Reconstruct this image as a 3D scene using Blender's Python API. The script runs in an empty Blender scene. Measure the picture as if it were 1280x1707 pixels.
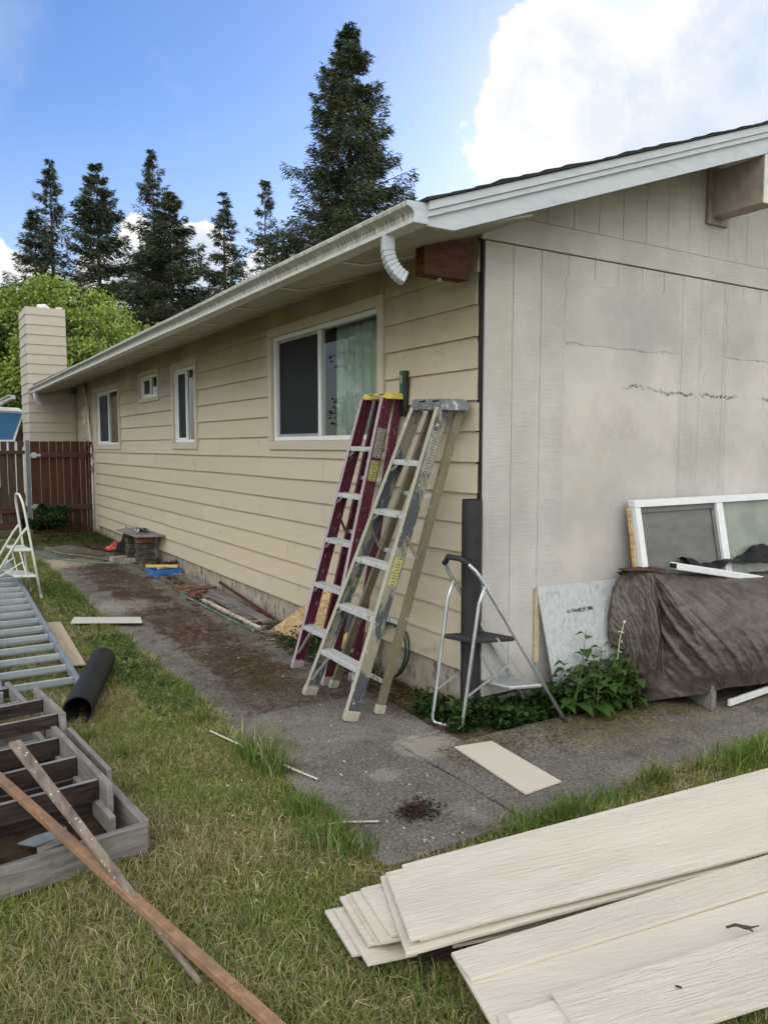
import bpy, math, random
import numpy as np
from mathutils import Vector
random.seed(7); rng = np.random.default_rng(7)
S = bpy.context.scene
COL = S.collection
V = lambda *a: np.array(a, float)

# ------------------------------------------------------------------ camera, sky, sun, exposure
FPX = 1282.0
PIT = math.atan(109/FPX); YAW = math.atan(801*math.cos(PIT)/FPX)
CAM = V(-2.78, -3.405, 1.58)
cd = bpy.data.cameras.new('camera'); cam = bpy.data.objects.new('camera', cd); COL.objects.link(cam)
cd.sensor_fit = 'VERTICAL'; cd.sensor_height = 24.0; cd.lens = FPX/1707*24.0
cd.clip_start = 0.05; cd.clip_end = 2000
cam.location = CAM; cam.rotation_euler = (math.pi/2-PIT, 0, -YAW)
S.camera = cam
S.view_settings.view_transform = 'Standard'; S.view_settings.look = 'None'
S.view_settings.gamma = 1; S.view_settings.use_curve_mapping = False
S.view_settings.exposure = 1.22
try:
    S.cycles.max_bounces = 8; S.cycles.transparent_max_bounces = 12
except Exception: pass

SUN_AZ = math.radians(50)      # clockwise from +Y: behind the house
SUN_EL = math.radians(24)
W_ = bpy.data.worlds.new('World'); S.world = W_; W_.use_nodes = True
nt = W_.node_tree; nt.nodes.clear()
def N(t, **k):
    n = nt.nodes.new(t)
    for a, b in k.items(): setattr(n, a, b)
    return n
def LK(a, b): nt.links.new(a, b)
def mathn(op, a, b=None, c=None):
    n = N('ShaderNodeMath', operation=op)
    for i, q in enumerate((a, b, c)):
        if q is None: continue
        if isinstance(q, (int, float)): n.inputs[i].default_value = q
        else: LK(q, n.inputs[i])
    return n.outputs[0]
def ramp(x, a, b, smooth=True):
    n = N('ShaderNodeMapRange'); n.interpolation_type = 'SMOOTHSTEP' if smooth else 'LINEAR'
    LK(x, n.inputs[0]); n.inputs[1].default_value = a; n.inputs[2].default_value = b
    return n.outputs[0]
tc = N('ShaderNodeTexCoord')
sky = N('ShaderNodeTexSky', sky_type='NISHITA'); sky.sun_disc = False
sky.sun_elevation = SUN_EL; sky.sun_rotation = SUN_AZ
sky.air_density = 1.0; sky.dust_density = 0.3; sky.ozone_density = 2.2
# colour of the clear sky pulled towards the deep blue of the picture
hs = N('ShaderNodeHueSaturation'); hs.inputs['Saturation'].default_value = 1.18; hs.inputs['Value'].default_value = 0.67; LK(sky.outputs[0], hs.inputs['Color'])
def dirv(px, py):
    x = (px-640)/FPX; y = -(py-853.5)/FPX
    F0 = V(math.sin(YAW), math.cos(YAW), 0); R = V(math.cos(YAW), -math.sin(YAW), 0)
    F = F0*math.cos(PIT)+V(0, 0, -math.sin(PIT)); U = F0*math.sin(PIT)+V(0, 0, math.cos(PIT))
    d = F+R*x+U*y; return d/np.linalg.norm(d)
def noise(scale, detail, rough, vec, dist=0.0):
    n = N('ShaderNodeTexNoise'); n.inputs['Scale'].default_value = scale; n.inputs['Detail'].default_value = detail
    n.inputs['Roughness'].default_value = rough; n.inputs['Distortion'].default_value = dist
    LK(vec, n.inputs['Vector']); return n.outputs[0]
gen = tc.outputs['Generated']
n1 = noise(5.5, 12, 0.62, gen, 0.15)
n2 = noise(15, 6, 0.6, gen)
def lobe(px, py, rad):                     # distance to a cloud lobe, in radii
    d = dirv(px, py)
    s = N('ShaderNodeVectorMath', operation='DISTANCE'); LK(gen, s.inputs[0]); s.inputs[1].default_value = tuple(d)
    return mathn('DIVIDE', s.outputs['Value'], rad)
lobes = [(985, 200, .11), (930, 110, .07), (1005, 125, .055), (880, 190, .06), (860, 290, .05), (1160, 230, .16), (1250, 130, .15), (900, 330, .09),
         (1000, 330, .17), (1300, 320, .25), (1225, 75, .05), (-60, 470, .06), (40, 540, .08), (330, 440, .05), (230, 520, .09), (500, 500, .09), (-150, 400, .07), (1500, 200, .22), (1700, 420, .3)]
m = None
for q in lobes:
    l = lobe(*q); m = l if m is None else mathn('SMOOTH_MIN', m, l, 0.14)
edge = mathn('ADD', m, mathn('MULTIPLY', mathn('SUBTRACT', n1, 0.5), 1.5))
edge = mathn('ADD', edge, mathn('MULTIPLY', mathn('SUBTRACT', n2, 0.5), 0.5))
cmask = ramp(edge, 1.02, 0.93)
# unseen broken cloud, added for fill: same kind of field projected on a layer overhead
sx = N('ShaderNodeSeparateXYZ'); LK(gen, sx.inputs[0])
zz = mathn('MAXIMUM', sx.outputs[2], 0.0)
dn = mathn('ADD', zz, 0.12)
cx = mathn('DIVIDE', sx.outputs[0], dn); cy = mathn('DIVIDE', sx.outputs[1], dn)
cb = N('ShaderNodeCombineXYZ'); LK(cx, cb.inputs[0]); LK(cy, cb.inputs[1])
n3 = noise(0.55, 8, 0.58, cb.outputs[0], 0.3)
away = N('ShaderNodeVectorMath', operation='DOT_PRODUCT'); LK(gen, away.inputs[0]); away.inputs[1].default_value = tuple(dirv(420, 300))
clear = ramp(away.outputs['Value'], 0.60, 0.40)
field = mathn('MULTIPLY', ramp(n3, 0.34, 0.50), clear)
wisp = mathn('MULTIPLY', ramp(noise(3.0, 6, 0.55, gen, 0.3), 0.50, 0.78), 0.42)
hazeb = mathn('MULTIPLY', ramp(zz, 0.42, 0.02), 0.42)
soft = mathn('MAXIMUM', wisp, hazeb)
allm = mathn('MAXIMUM', mathn('MAXIMUM', cmask, field), soft)
# cloud brightness: bright towards its edges, greyer in the thick parts
dens = ramp(mathn('ADD', m, mathn('MULTIPLY', n2, 0.5)), 1.0, 0.1)
grey = mathn('MULTIPLY', ramp(mathn('ADD', m, 0.0), 1.0, .5), ramp(mathn('ADD', noise(4.5, 6, 0.6, gen, .4), mathn('MULTIPLY', mathn('SUBTRACT', n1, .5), -.8)), 0.38, 0.66))
far_r = N('ShaderNodeVectorMath', operation='DOT_PRODUCT'); LK(gen, far_r.inputs[0]); far_r.inputs[1].default_value = tuple(dirv(1290, 190))
grey = mathn('MAXIMUM', mathn('MULTIPLY', grey, .85), mathn('MULTIPLY', ramp(far_r.outputs['Value'], .965, .997), mathn('MULTIPLY', dens, 1.0)))
cc = N('ShaderNodeMixRGB'); LK(grey, cc.inputs[0])
cc.inputs[1].default_value = (4.55, 4.5, 4.38, 1); cc.inputs[2].default_value = (2.9, 3.35, 4.1, 1)
# unseen clouds away from the low sun brightened for fill, being front-lit
sdv = N('ShaderNodeVectorMath', operation='DOT_PRODUCT'); LK(gen, sdv.inputs[0]); sdv.inputs[1].default_value = (math.sin(SUN_AZ)*math.cos(SUN_EL), math.cos(SUN_AZ)*math.cos(SUN_EL), math.sin(SUN_EL))
lit_ = mathn('ADD', 1.0, mathn('MULTIPLY', ramp(sdv.outputs['Value'], .35, -.45), 1.9))
cm = N('ShaderNodeVectorMath', operation='SCALE'); LK(cc.outputs[0], cm.inputs[0]); LK(lit_, cm.inputs['Scale'])
mx = N('ShaderNodeMixRGB'); LK(allm, mx.inputs[0]); tn = N('ShaderNodeMixRGB', blend_type='MULTIPLY'); tn.inputs[0].default_value = 1; LK(hs.outputs[0], tn.inputs[1]); tn.inputs[2].default_value = (.86, .885, 1.04, 1); LK(tn.outputs[0], mx.inputs[1]); LK(cm.outputs[0], mx.inputs[2])
bg = N('ShaderNodeBackground'); bg.inputs['Strength'].default_value = 0.10; LK(mx.outputs[0], bg.inputs['Color'])
wo = N('ShaderNodeOutputWorld'); LK(bg.outputs[0], wo.inputs['Surface'])

sd = bpy.data.lights.new('sun', 'SUN'); sd.energy = 3.0; sd.angle = math.radians(0.5); sd.color = (1, 0.93, 0.84)
sun = bpy.data.objects.new('sun', sd); COL.objects.link(sun)
sdir = Vector((math.sin(SUN_AZ)*math.cos(SUN_EL), math.cos(SUN_AZ)*math.cos(SUN_EL), math.sin(SUN_EL)))
sun.rotation_euler = sdir.to_track_quat('Z', 'Y').to_euler()

# ------------------------------------------------------------------ helpers: points
F0 = V(math.sin(YAW), math.cos(YAW), 0); RV = V(math.cos(YAW), -math.sin(YAW), 0)
FV = F0*math.cos(PIT)+V(0, 0, -math.sin(PIT)); UV_ = F0*math.sin(PIT)+V(0, 0, math.cos(PIT))
def ray(x, y): return FV+RV*((x-640)/FPX)+UV_*(-(y-853.5)/FPX)
def hit(x, y, ax, v):
    r = ray(x, y); return CAM+r*((v-CAM[ax])/r[ax])
def gz(x, y): return 0.011*max(0.0, y-1)
def G(x, y, z=0.0):                       # a surveyed point on a level z
    return hit(x, y, 2, z)
def GG(x, y, h=0.0):                      # a surveyed point on the sloping ground
    z = 0
    for _ in range(6): P = hit(x, y, 2, z+h); z = gz(P[0], P[1])
    return P
def Wp(x, y, X=0.0): return hit(x, y, 0, X)
def Bp(x, y, Y=0.0): return hit(x, y, 1, Y)

# ------------------------------------------------------------------ helpers: meshes
class MB:
    def __init__(s): s.v = []; s.f = []
    def add(s, vs, fs):
        b = len(s.v); s.v += [tuple(map(float, q)) for q in vs]; s.f += [tuple(i+b for i in q) for q in fs]; return s
    def box(s, a, b):
        x0, y0, z0 = a; x1, y1, z1 = b
        return s.add([(x0,y0,z0),(x1,y0,z0),(x1,y1,z0),(x0,y1,z0),(x0,y0,z1),(x1,y0,z1),(x1,y1,z1),(x0,y1,z1)],
                     [(0,3,2,1),(4,5,6,7),(0,1,5,4),(1,2,6,5),(2,3,7,6),(3,0,4,7)])
    def bar(s, a, b, u, w, u2=None, w2=None):
        """beam from a to b with half vectors u and w"""
        a = V(*a); b = V(*b); u = V(*u); w = V(*w); u2 = u if u2 is None else V(*u2); w2 = w if w2 is None else V(*w2)
        vs = [a-u-w, a+u-w, a+u+w, a-u+w, b-u2-w2, b+u2-w2, b+u2+w2, b-u2+w2]
        return s.add(vs, [(3,2,1,0),(4,5,6,7),(0,1,5,4),(1,2,6,5),(2,3,7,6),(3,0,4,7)])
    def prism(s, poly, off):
        """polygon (3-D points) extruded by a vector"""
        n = len(poly); off = V(*off); P = [V(*p) for p in poly]
        fs = [tuple(range(n-1, -1, -1)), tuple(range(n, 2*n))]+[(i, (i+1) % n, n+(i+1) % n, n+i) for i in range(n)]
        return s.add(P+[p+off for p in P], fs)
    def tube(s, pts, r, n=8, cap=True, r2=None, flat=None):
        pts = [V(*p) for p in pts]; m = len(pts); rings = []
        up = None
        for i, p in enumerate(pts):
            d = pts[min(i+1, m-1)]-pts[max(i-1, 0)]; d /= (np.linalg.norm(d)+1e-9)
            if up is None:
                up = np.cross(d, V(0, 0, 1)); 
                if np.linalg.norm(up) < .1: up = np.cross(d, V(1, 0, 0))
            up = up-d*(up@d); up /= np.linalg.norm(up); w = np.cross(d, up)
            rr = r if r2 is None else r+(r2-r)*i/(m-1)
            if isinstance(r, (list, tuple)): rr = r[i]
            rings.append([p+rr*(math.cos(t)*up+math.sin(t)*w*(flat or 1)) for t in [2*math.pi*k/n for k in range(n)]])
        vs = [q for g in rings for q in g]; fs = []
        for i in range(m-1):
            for k in range(n): fs.append((i*n+k, i*n+(k+1) % n, (i+1)*n+(k+1) % n, (i+1)*n+k))
        if cap: fs += [tuple(range(n-1, -1, -1)), tuple(range((m-1)*n, m*n))]
        return s.add(vs, fs)
BASE = {}
def link(name, me, m, parent=None, smooth=False, bevel=0.0, seg=2):
    o = bpy.data.objects.new(name, me); COL.objects.link(o)
    if parent is not None:
        o.parent = parent; BASE[o.name] = BASE.get(parent.name, V(0, 0, 0))
    if m is not None: me.materials.append(m)
    if smooth:
        me.polygons.foreach_set('use_smooth', [True]*len(me.polygons))
    if bevel:
        b = o.modifiers.new('bevel', 'BEVEL'); b.width = bevel; b.segments = seg; b.limit_method = 'ANGLE'; b.angle_limit = math.radians(40)
    return o
def obj(name, mb, m, parent=None, smooth=False, bevel=0.0, seg=2):
    me = bpy.data.meshes.new(name)
    b = BASE.get(parent.name, V(0, 0, 0)) if parent is not None else V(0, 0, 0)
    me.from_pydata([tuple(V(*q)-b) for q in mb.v], [], mb.f); me.validate(); me.update()
    return link(name, me, m, parent, smooth, bevel, seg)
def top(name, mb, m, label, cat, group=None, smooth=False, bevel=0.0, seg=2):
    """a thing that is one mesh, origin at its base"""
    a = np.array(mb.v); b = V(a[:, 0].mean(), a[:, 1].mean(), a[:, 2].min())
    me = bpy.data.meshes.new(name); me.from_pydata([tuple(q) for q in (a-b)], [], mb.f); me.validate(); me.update()
    o = link(name, me, m, None, smooth, bevel, seg); o.location = b; tag(o, label, cat, group); return o
def thing(name, label, cat, loc, group=None):
    o = bpy.data.objects.new(name, None); COL.objects.link(o); o.location = loc; BASE[o.name] = V(*loc)
    o.empty_display_size = .1; tag(o, label, cat, group); return o
def tag(o, label=None, cat=None, group=None, kind=None):
    if label: o['label'] = label
    if cat: o['category'] = cat
    if group: o['group'] = group
    if kind: o['kind'] = kind
    return o
def npmesh(name, v, quads, m, colors=None, parent=None, loops=4, smooth=False):
    """big vertex / face arrays; colors = one value triple per vertex"""
    me = bpy.data.meshes.new(name); nv = len(v); nf = len(quads)
    b = BASE.get(parent.name, V(0, 0, 0)) if parent is not None else V(0, 0, 0)
    me.vertices.add(nv); me.vertices.foreach_set('co', (v-b).astype(np.float32).ravel())
    me.loops.add(nf*loops); me.loops.foreach_set('vertex_index', quads.astype(np.int32).ravel())
    me.polygons.add(nf); me.polygons.foreach_set('loop_start', np.arange(0, nf*loops, loops, dtype=np.int32))
    me.polygons.foreach_set('loop_total', np.full(nf, loops, np.int32))
    me.update(calc_edges=True)
    if colors is not None:
        ca = me.color_attributes.new('Col', 'FLOAT_COLOR', 'POINT')
        ca.data.foreach_set('color', np.concatenate([colors, np.ones((nv, 1))], 1).astype(np.float32).ravel())
    return link(name, me, m, parent, smooth)

# ------------------------------------------------------------------ helpers: materials
class MT:
    def __init__(s, name, rough=.6, spec=.5, metal=0.0):
        s.m = bpy.data.materials.new(name); s.m.use_nodes = True; s.t = s.m.node_tree; s.t.nodes.clear()
        s.b = s.t.nodes.new('ShaderNodeBsdfPrincipled'); s.o = s.t.nodes.new('ShaderNodeOutputMaterial')
        s.t.links.new(s.b.outputs[0], s.o.inputs['Surface'])
        s.b.inputs['Roughness'].default_value = rough; s.b.inputs['Metallic'].default_value = metal
        s.b.inputs['Specular IOR Level'].default_value = spec
        s.g = s.t.nodes.new('ShaderNodeNewGeometry'); s.tc = s.t.nodes.new('ShaderNodeTexCoord'); s.oi = s.t.nodes.new('ShaderNodeObjectInfo')
        s.rand = s.oi.outputs['Random']
    def n(s, t, **k):
        q = s.t.nodes.new(t)
        for a, b in k.items(): setattr(q, a, b)
        return q
    def set(s, i, v):
        if isinstance(v, (int, float)): i.default_value = v
        elif isinstance(v, (tuple, list)): i.default_value = tuple(v)+((1,) if len(v) == 3 and i.type == 'RGBA' else ())
        else: s.t.links.new(v, i)
    def math(s, op, a, b=None, c=None):
        q = s.n('ShaderNodeMath', operation=op)
        for i, x in enumerate((a, b, c)):
            if x is not None: s.set(q.inputs[i], x)
        return q.outputs[0]
    def pos(s, scale=(1, 1, 1), rand=False, obj=False):
        q = s.n('ShaderNodeMapping'); s.t.links.new(s.tc.outputs['Object'] if obj else s.g.outputs['Position'], q.inputs[0])
        q.inputs['Scale'].default_value = scale
        if rand:
            c = s.n('ShaderNodeCombineXYZ'); r = s.math('MULTIPLY', s.rand, 37.0)
            for i in range(3): s.set(c.inputs[i], r)
            s.t.links.new(c.outputs[0], q.inputs['Location'])
        return q.outputs[0]
    def noise(s, scale, detail=4, rough=.55, vec=None, dist=0.0):
        q = s.n('ShaderNodeTexNoise'); q.inputs['Scale'].default_value = scale; q.inputs['Detail'].default_value = detail
        q.inputs['Roughness'].default_value = rough; q.inputs['Distortion'].default_value = dist
        s.set(q.inputs['Vector'], vec if vec is not None else s.pos()); return q.outputs[0]
    def vor(s, scale, vec=None, feature='F1', out='Distance', rnd=1.0):
        q = s.n('ShaderNodeTexVoronoi', feature=feature); q.inputs['Scale'].default_value = scale; q.inputs['Randomness'].default_value = rnd
        s.set(q.inputs['Vector'], vec if vec is not None else s.pos()); return q.outputs[out]
    def step(s, x, a, b):
        q = s.n('ShaderNodeMapRange'); q.interpolation_type = 'SMOOTHSTEP'; s.set(q.inputs[0], x)
        q.inputs[1].default_value = a; q.inputs[2].default_value = b; return q.outputs[0]
    def mix(s, f, a, b, mode='MIX'):
        q = s.n('ShaderNodeMixRGB', blend_type=mode); s.set(q.inputs[0], f); s.set(q.inputs[1], a); s.set(q.inputs[2], b); return q.outputs[0]
    def xyz(s):
        q = s.n('ShaderNodeSeparateXYZ'); s.t.links.new(s.g.outputs['Position'], q.inputs[0]); return q.outputs
    def color(s, c): s.set(s.b.inputs['Base Color'], c); return s
    def rough(s, c): s.set(s.b.inputs['Roughness'], c); return s
    def bump(s, h, strength=.5, dist=.01):
        q = s.n('ShaderNodeBump'); q.inputs['Strength'].default_value = strength; q.inputs['Distance'].default_value = dist
        s.set(q.inputs['Height'], h); s.t.links.new(q.outputs[0], s.b.inputs['Normal']); return s
    def band(s, x, a, b, w=.01):   # 1 between a and b
        return s.math('MULTIPLY', s.step(x, a-w, a+w), s.step(x, b+w, b-w))

def simple(name, col, rough=.6, spec=.5, metal=0.0, var=.12, scale=12, bump=.15, bs=60, stretch=(1, 1, 1), dirt=None, dscale=5, dlo=.5, dhi=.7, obj=False):
    k = MT(name, rough, spec, metal)
    p = k.pos(stretch, rand=True, obj=obj)
    a = k.noise(scale, 5, .6, p)
    c = k.mix(k.step(a, .25, .75), tuple(q*(1-var) for q in col), tuple(min(1, q*(1+var)) for q in col))
    c = k.mix(k.math('MULTIPLY', k.rand, .35), c, tuple(q*.82 for q in col))
    if dirt is not None:
        c = k.mix(k.step(k.noise(dscale, 7, .65, k.pos(stretch, rand=True, obj=obj)), dlo, dhi), c, dirt)
    k.color(c)
    if bump: k.bump(k.noise(bs, 5, .6, p), bump, .004)
    return k.m

M = {}
# painted lap siding, grain along Y
k = MT('siding_paint', .55, .35)
p = k.pos((6, 1.2, 26), rand=True); gr = k.noise(5, 8, .62, p, .6)
c = k.mix(k.step(gr, .2, .8), (.53, .462, .34), (.59, .52, .395))
c = k.mix(k.math('MULTIPLY', k.rand, .55), c, (.475, .42, .325))
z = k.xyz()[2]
stain_shade = k.math('MULTIPLY', k.step(z, 1.75, 2.5), k.step(k.noise(1.3, 6, .6, k.pos((1, 1, .6))), .30, .60))  # brown stains high on the wall, with eave shade painted into the colour
c = k.mix(k.math('MULTIPLY', stain_shade, .8), c, (.33, .27, .19))
smud = k.step(k.noise(2.6, 8, .72, k.pos((1, 1.0, 1.6)), 1.0), .56, .72)
c = k.mix(k.math('MULTIPLY', smud, .55), c, (.30, .26, .20))
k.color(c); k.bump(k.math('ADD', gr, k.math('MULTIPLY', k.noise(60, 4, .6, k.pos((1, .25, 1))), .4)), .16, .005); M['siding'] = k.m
# chimney siding greyer
M['chim'] = simple('chimney_paint', (.47, .42, .345), .6, .3, var=.08, scale=4, stretch=(1.5, 1.5, 12), dirt=(.30, .27, .22), dscale=3, dlo=.55, dhi=.9)
# rough sawn gable planks
def gable(name, base, rough_amt, speck=True):
    k = MT(name, .75, .2)
    p = k.pos((1.2, 1, 30), rand=False); saw = k.noise(4.0, 7, .7, p, .35)
    wp = k.pos((1, 1, 1)); big = k.noise(1.4, 6, .6, wp); fin = k.noise(55, 5, .65, k.pos((1, 1, 1.6)))
    hatch = k.noise(26, 4, .7, k.pos((8, 1, .8)))
    c = k.mix(k.step(big, .3, .7), tuple(q*.82 for q in base), tuple(q*1.10 for q in base)); c = k.mix(k.math('MULTIPLY', k.step(k.noise(2.3, 9, .75, k.pos((1, 1, .7)), .3), .50, .68), .30), c, (.36, .335, .31))
    if speck:
        wear = k.math('MULTIPLY', k.step(saw, .52, .66), k.step(fin, .40, .58))
        c = k.mix(k.math('MULTIPLY', wear, .26), c, (.21, .20, .19))
    z = k.xyz()
    # scuffed line of old caulk, a shape of its own
    gx0 = k.math('DIVIDE', k.math('SUBTRACT', z[0], 1.27), .15); arch = k.math('MULTIPLY', k.math('POWER', 2.718, k.math('MULTIPLY', k.math('MULTIPLY', gx0, gx0), -1.0)), -.035)
    wob = k.math('ADD', k.math('ADD', z[2], arch), k.math('MULTIPLY', k.math('SUBTRACT', k.noise(5, 8, .75, k.pos((1, 1, .3))), .5), .16))
    ln = k.math('MULTIPLY', k.band(wob, 1.925, 1.945, .004), k.math('MULTIPLY', k.math('MULTIPLY', k.step(z[0], 1.10, 1.16), k.step(k.noise(2.6, 3, .5, wp), .42, .52)), k.step(k.noise(60, 6, .75, wp), .44, .54)))
    if not speck:
        c = k.mix(k.math('MULTIPLY', k.step(k.noise(3, 7, .7, wp, .5), .60, .85), .35), c, (.25, .24, .22))
    c = k.mix(k.math('MULTIPLY', ln, .9), c, (.03, .028, .025)); c = k.mix(k.math('MULTIPLY', k.step(k.noise(20, 8, .8, k.pos((1, 1, 3))), .60, .70), .30), c, (.24, .225, .205))
    # damp, darker foot of the wall
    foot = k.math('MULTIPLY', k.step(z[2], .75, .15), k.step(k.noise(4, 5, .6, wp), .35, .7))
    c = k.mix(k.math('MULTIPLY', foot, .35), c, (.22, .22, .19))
    blot = k.math('MULTIPLY', k.step(k.noise(2.2, 6, .65, k.pos((1, 1, .5)), .8), .62, .72), k.math('MULTIPLY', k.step(z[0], .32, .05), k.step(z[2], 2.3, 1.9)))
    c = k.mix(k.math('MULTIPLY', blot, .8), c, (.25, .29, .34))
    k.color(c)
    h = k.math('ADD', k.math('MULTIPLY', saw, rough_amt), k.math('ADD', k.math('MULTIPLY', fin, .35), k.math('MULTIPLY', hatch, .25)))
    k.bump(h, .6, .009); return k.m
M['gable'] = gable('rough_sawn_plank', (.51, .49, .468), 1.0)
M['gable_smooth'] = gable('smoothed_plywood', (.525, .502, .476), .25, False)
M['gable_filler'] = gable('trowelled_patch', (.485, .468, .448), .6, False)
# whites
k = MT('white_gutter_paint', .45, .5); p = k.pos((1, 7, .8)); st = k.noise(9, 6, .7, p)
z = k.xyz(); c = k.mix(k.step(k.noise(30, 3, .5), .3, .7), (.50, .50, .46), (.60, .60, .56))
nx = k.n('ShaderNodeSeparateXYZ'); k.t.links.new(k.g.outputs['Normal'], nx.inputs[0])
front = k.step(nx.outputs[0], -.2, -.6)
dz = k.math('SUBTRACT', z[2], k.math('SUBTRACT', 2.60, k.math('MULTIPLY', z[1], .0042)))
dirt = k.math('MULTIPLY', k.band(dz, .024, .088, .006), k.step(st, .36, .62))
c = k.mix(k.math('MULTIPLY', k.math('MULTIPLY', dirt, front), .9), c, (.16, .165, .125))
k.color(c); k.bump(st, .08, .003); M['gutter'] = k.m
M['white_trim'] = simple('white_trim_paint', (.50, .545, .58), .5, .4, var=.05, scale=5, stretch=(1, 1, 6), dirt=(.40, .44, .48), dscale=4, dlo=.45, dhi=.75)
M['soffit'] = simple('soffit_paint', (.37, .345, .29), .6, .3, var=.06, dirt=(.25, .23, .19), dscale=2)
M['batten'] = simple('batten_paint', (.70, .67, .60), .6, .3, var=.05)
M['vinyl'] = simple('white_vinyl', (.78, .79, .80), .35, .5, var=.03, bump=.03)
M['casing_white'] = simple('white_board_paint', (.62, .61, .57), .5, .4, var=.05)
M['vinyl_old'] = simple('scuffed_vinyl', (.72, .74, .76), .45, .5, var=.05, dirt=(.42, .42, .40), dscale=9, dlo=.58, dhi=.72)
M['casing'] = simple('casing_paint', (.55, .49, .40), .6, .35, var=.05, scale=3, dirt=(.36, .31, .24), dscale=3, dlo=.5, dhi=.85)
k = MT('window_glass', .02)
gl = k.n('ShaderNodeBsdfGlossy'); gl.inputs['Roughness'].default_value = .015; tr = k.n('ShaderNodeBsdfTransparent'); tr.inputs[0].default_value = (.80, .84, .82, 1)
fr = k.n('ShaderNodeFresnel'); fr.inputs[0].default_value = 1.6; ms = k.n('ShaderNodeMixShader')
k.t.links.new(k.math('MULTIPLY', fr.outputs[0], k.math('SUBTRACT', 1.0, k.g.outputs['Backfacing'])), ms.inputs[0]); k.t.links.new(tr.outputs[0], ms.inputs[1]); k.t.links.new(gl.outputs[0], ms.inputs[2]); k.t.links.new(ms.outputs[0], k.o.inputs['Surface'])
M['glass'] = k.m
k = MT('insect_screen', .55, .3); k.color((.018, .019, .022)); tr = k.n('ShaderNodeBsdfTransparent'); ms = k.n('ShaderNodeMixShader'); ms.inputs[0].default_value = .72
k.t.links.new(tr.outputs[0], ms.inputs[1]); k.t.links.new(k.b.outputs[0], ms.inputs[2]); k.t.links.new(ms.outputs[0], k.o.inputs['Surface']); M['screen'] = k.m
k = MT('leaned_glass', .12, .6); k.color(k.mix(k.step(k.noise(3, 5, .6), .3, .7), (.16, .19, .16), (.26, .29, .25))); M['glass_pale'] = k.m
k = MT('leaned_screen', .35, .4); k.color(k.mix(k.step(k.noise(4, 4, .6, k.pos((1, 1, 3))), .3, .7), (.10, .105, .10), (.145, .15, .14))); M['glass_dark'] = k.m
M['room'] = simple('dark_room', (.05, .045, .04), .9, .1)
k = MT('sheer_curtain', .8, .1); c = k.mix(k.step(k.noise(6, 3, .5, k.pos((1, 3, .2))), .3, .7), (.66, .74, .68), (.82, .88, .82)); k.color(c); M['curtain'] = k.m
k = MT('floral_curtain', .8, .1); v1 = k.vor(11); c = k.mix(k.step(v1, .34, .50), (.72, .22, .62), (.40, .40, .42)); k.color(c); M['floral'] = k.m
M['shade_dark'] = simple('dark_drape', (.10, .105, .115), .9, .1)
# woods
def wood(name, light, dark, rough=.7, sc=2.0, st=(14, 14, 1), dirt=None, dl=.5, dh=.75, dsc=5, bump=.4, obj=True):
    k = MT(name, rough, .25); p = k.pos(st, rand=True, obj=obj)
    a = k.noise(sc, 8, .65, p, .8); c = k.mix(k.step(a, .28, .72), dark, light)
    c = k.mix(k.math('MULTIPLY', k.rand, .4), c, tuple((x+y)*.42 for x, y in zip(light, dark)))
    if dirt is not None: c = k.mix(k.step(k.noise(dsc, 7, .7, k.pos((1, 1, 1), rand=True, obj=obj)), dl, dh), c, dirt)
    k.color(c); k.bump(a, bump, .005); return k.m
M['grey_wood_y'] = wood('weathered_wood_long', (.33, .32, .31), (.15, .135, .125), st=(16, 1, 16), dirt=(.13, .11, .09))
M['grey_wood_x'] = wood('weathered_wood_cross', (.27, .26, .25), (.10, .085, .075), st=(1, 16, 16), dirt=(.10, .075, .06))
M['tread_x'] = wood('dark_tread_wood', (.115, .088, .078), (.038, .028, .025), st=(1, 16, 22), dirt=(.20, .185, .175), dl=.58, dh=.78)
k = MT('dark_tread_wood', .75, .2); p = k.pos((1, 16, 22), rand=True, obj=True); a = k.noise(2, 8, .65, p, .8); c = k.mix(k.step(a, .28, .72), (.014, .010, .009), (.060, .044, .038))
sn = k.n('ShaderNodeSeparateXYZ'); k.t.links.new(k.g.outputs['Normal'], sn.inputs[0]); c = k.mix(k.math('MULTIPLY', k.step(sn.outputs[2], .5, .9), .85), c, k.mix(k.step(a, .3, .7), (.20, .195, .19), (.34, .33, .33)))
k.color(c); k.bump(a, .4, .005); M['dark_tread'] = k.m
M['orange_wood'] = wood('orange_stake_wood', (.42, .255, .15), (.20, .115, .065), st=(14, 14, 14), dirt=(.20, .14, .11), dl=.48, dh=.66, dsc=6)
k = MT('lichen_wood', .8, .2); p = k.pos((12, 1.2, 12)); a = k.noise(2, 8, .65, p); c = k.mix(k.step(a, .3, .7), (.13, .095, .075), (.30, .25, .215))
c = k.mix(k.step(k.vor(34), .20, .12), c, (.55, .56, .52)); k.color(c); k.bump(a, .5, .005); M['lichen_wood'] = k.m
k = MT('fence_wood', .8, .15); p = k.pos((18, 18, 1.1), rand=True); a = k.noise(2.2, 8, .65, p, .6)
c = k.mix(k.step(a, .3, .72), (.024, .013, .010), (.085, .042, .028)); c = k.mix(k.math('MULTIPLY', k.rand, .6), c, (.075, .030, .020))
k.color(c); k.bump(a, .4, .005); M['fence'] = k.m
M['fence_dark'] = wood('old_fence_wood', (.085, .056, .040), (.030, .021, .016), st=(18, 18, 1.1), obj=False)
M['fence_rail'] = wood('fence_rail_wood', (.10, .05, .035), (.035, .018, .013), st=(1.1, 18, 18), obj=False)
M['beam_red'] = wood('bare_fir_beam', (.125, .055, .035), (.055, .020, .012), sc=3, st=(3, 3, 12), obj=False)
M['beam_paint'] = simple('beam_paint', (.36, .305, .27), .7, .2, dirt=(.22, .18, .15), dscale=3)
M['beam_end'] = simple('beam_end_paint', (.62, .60, .55), .6, .3)
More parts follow.
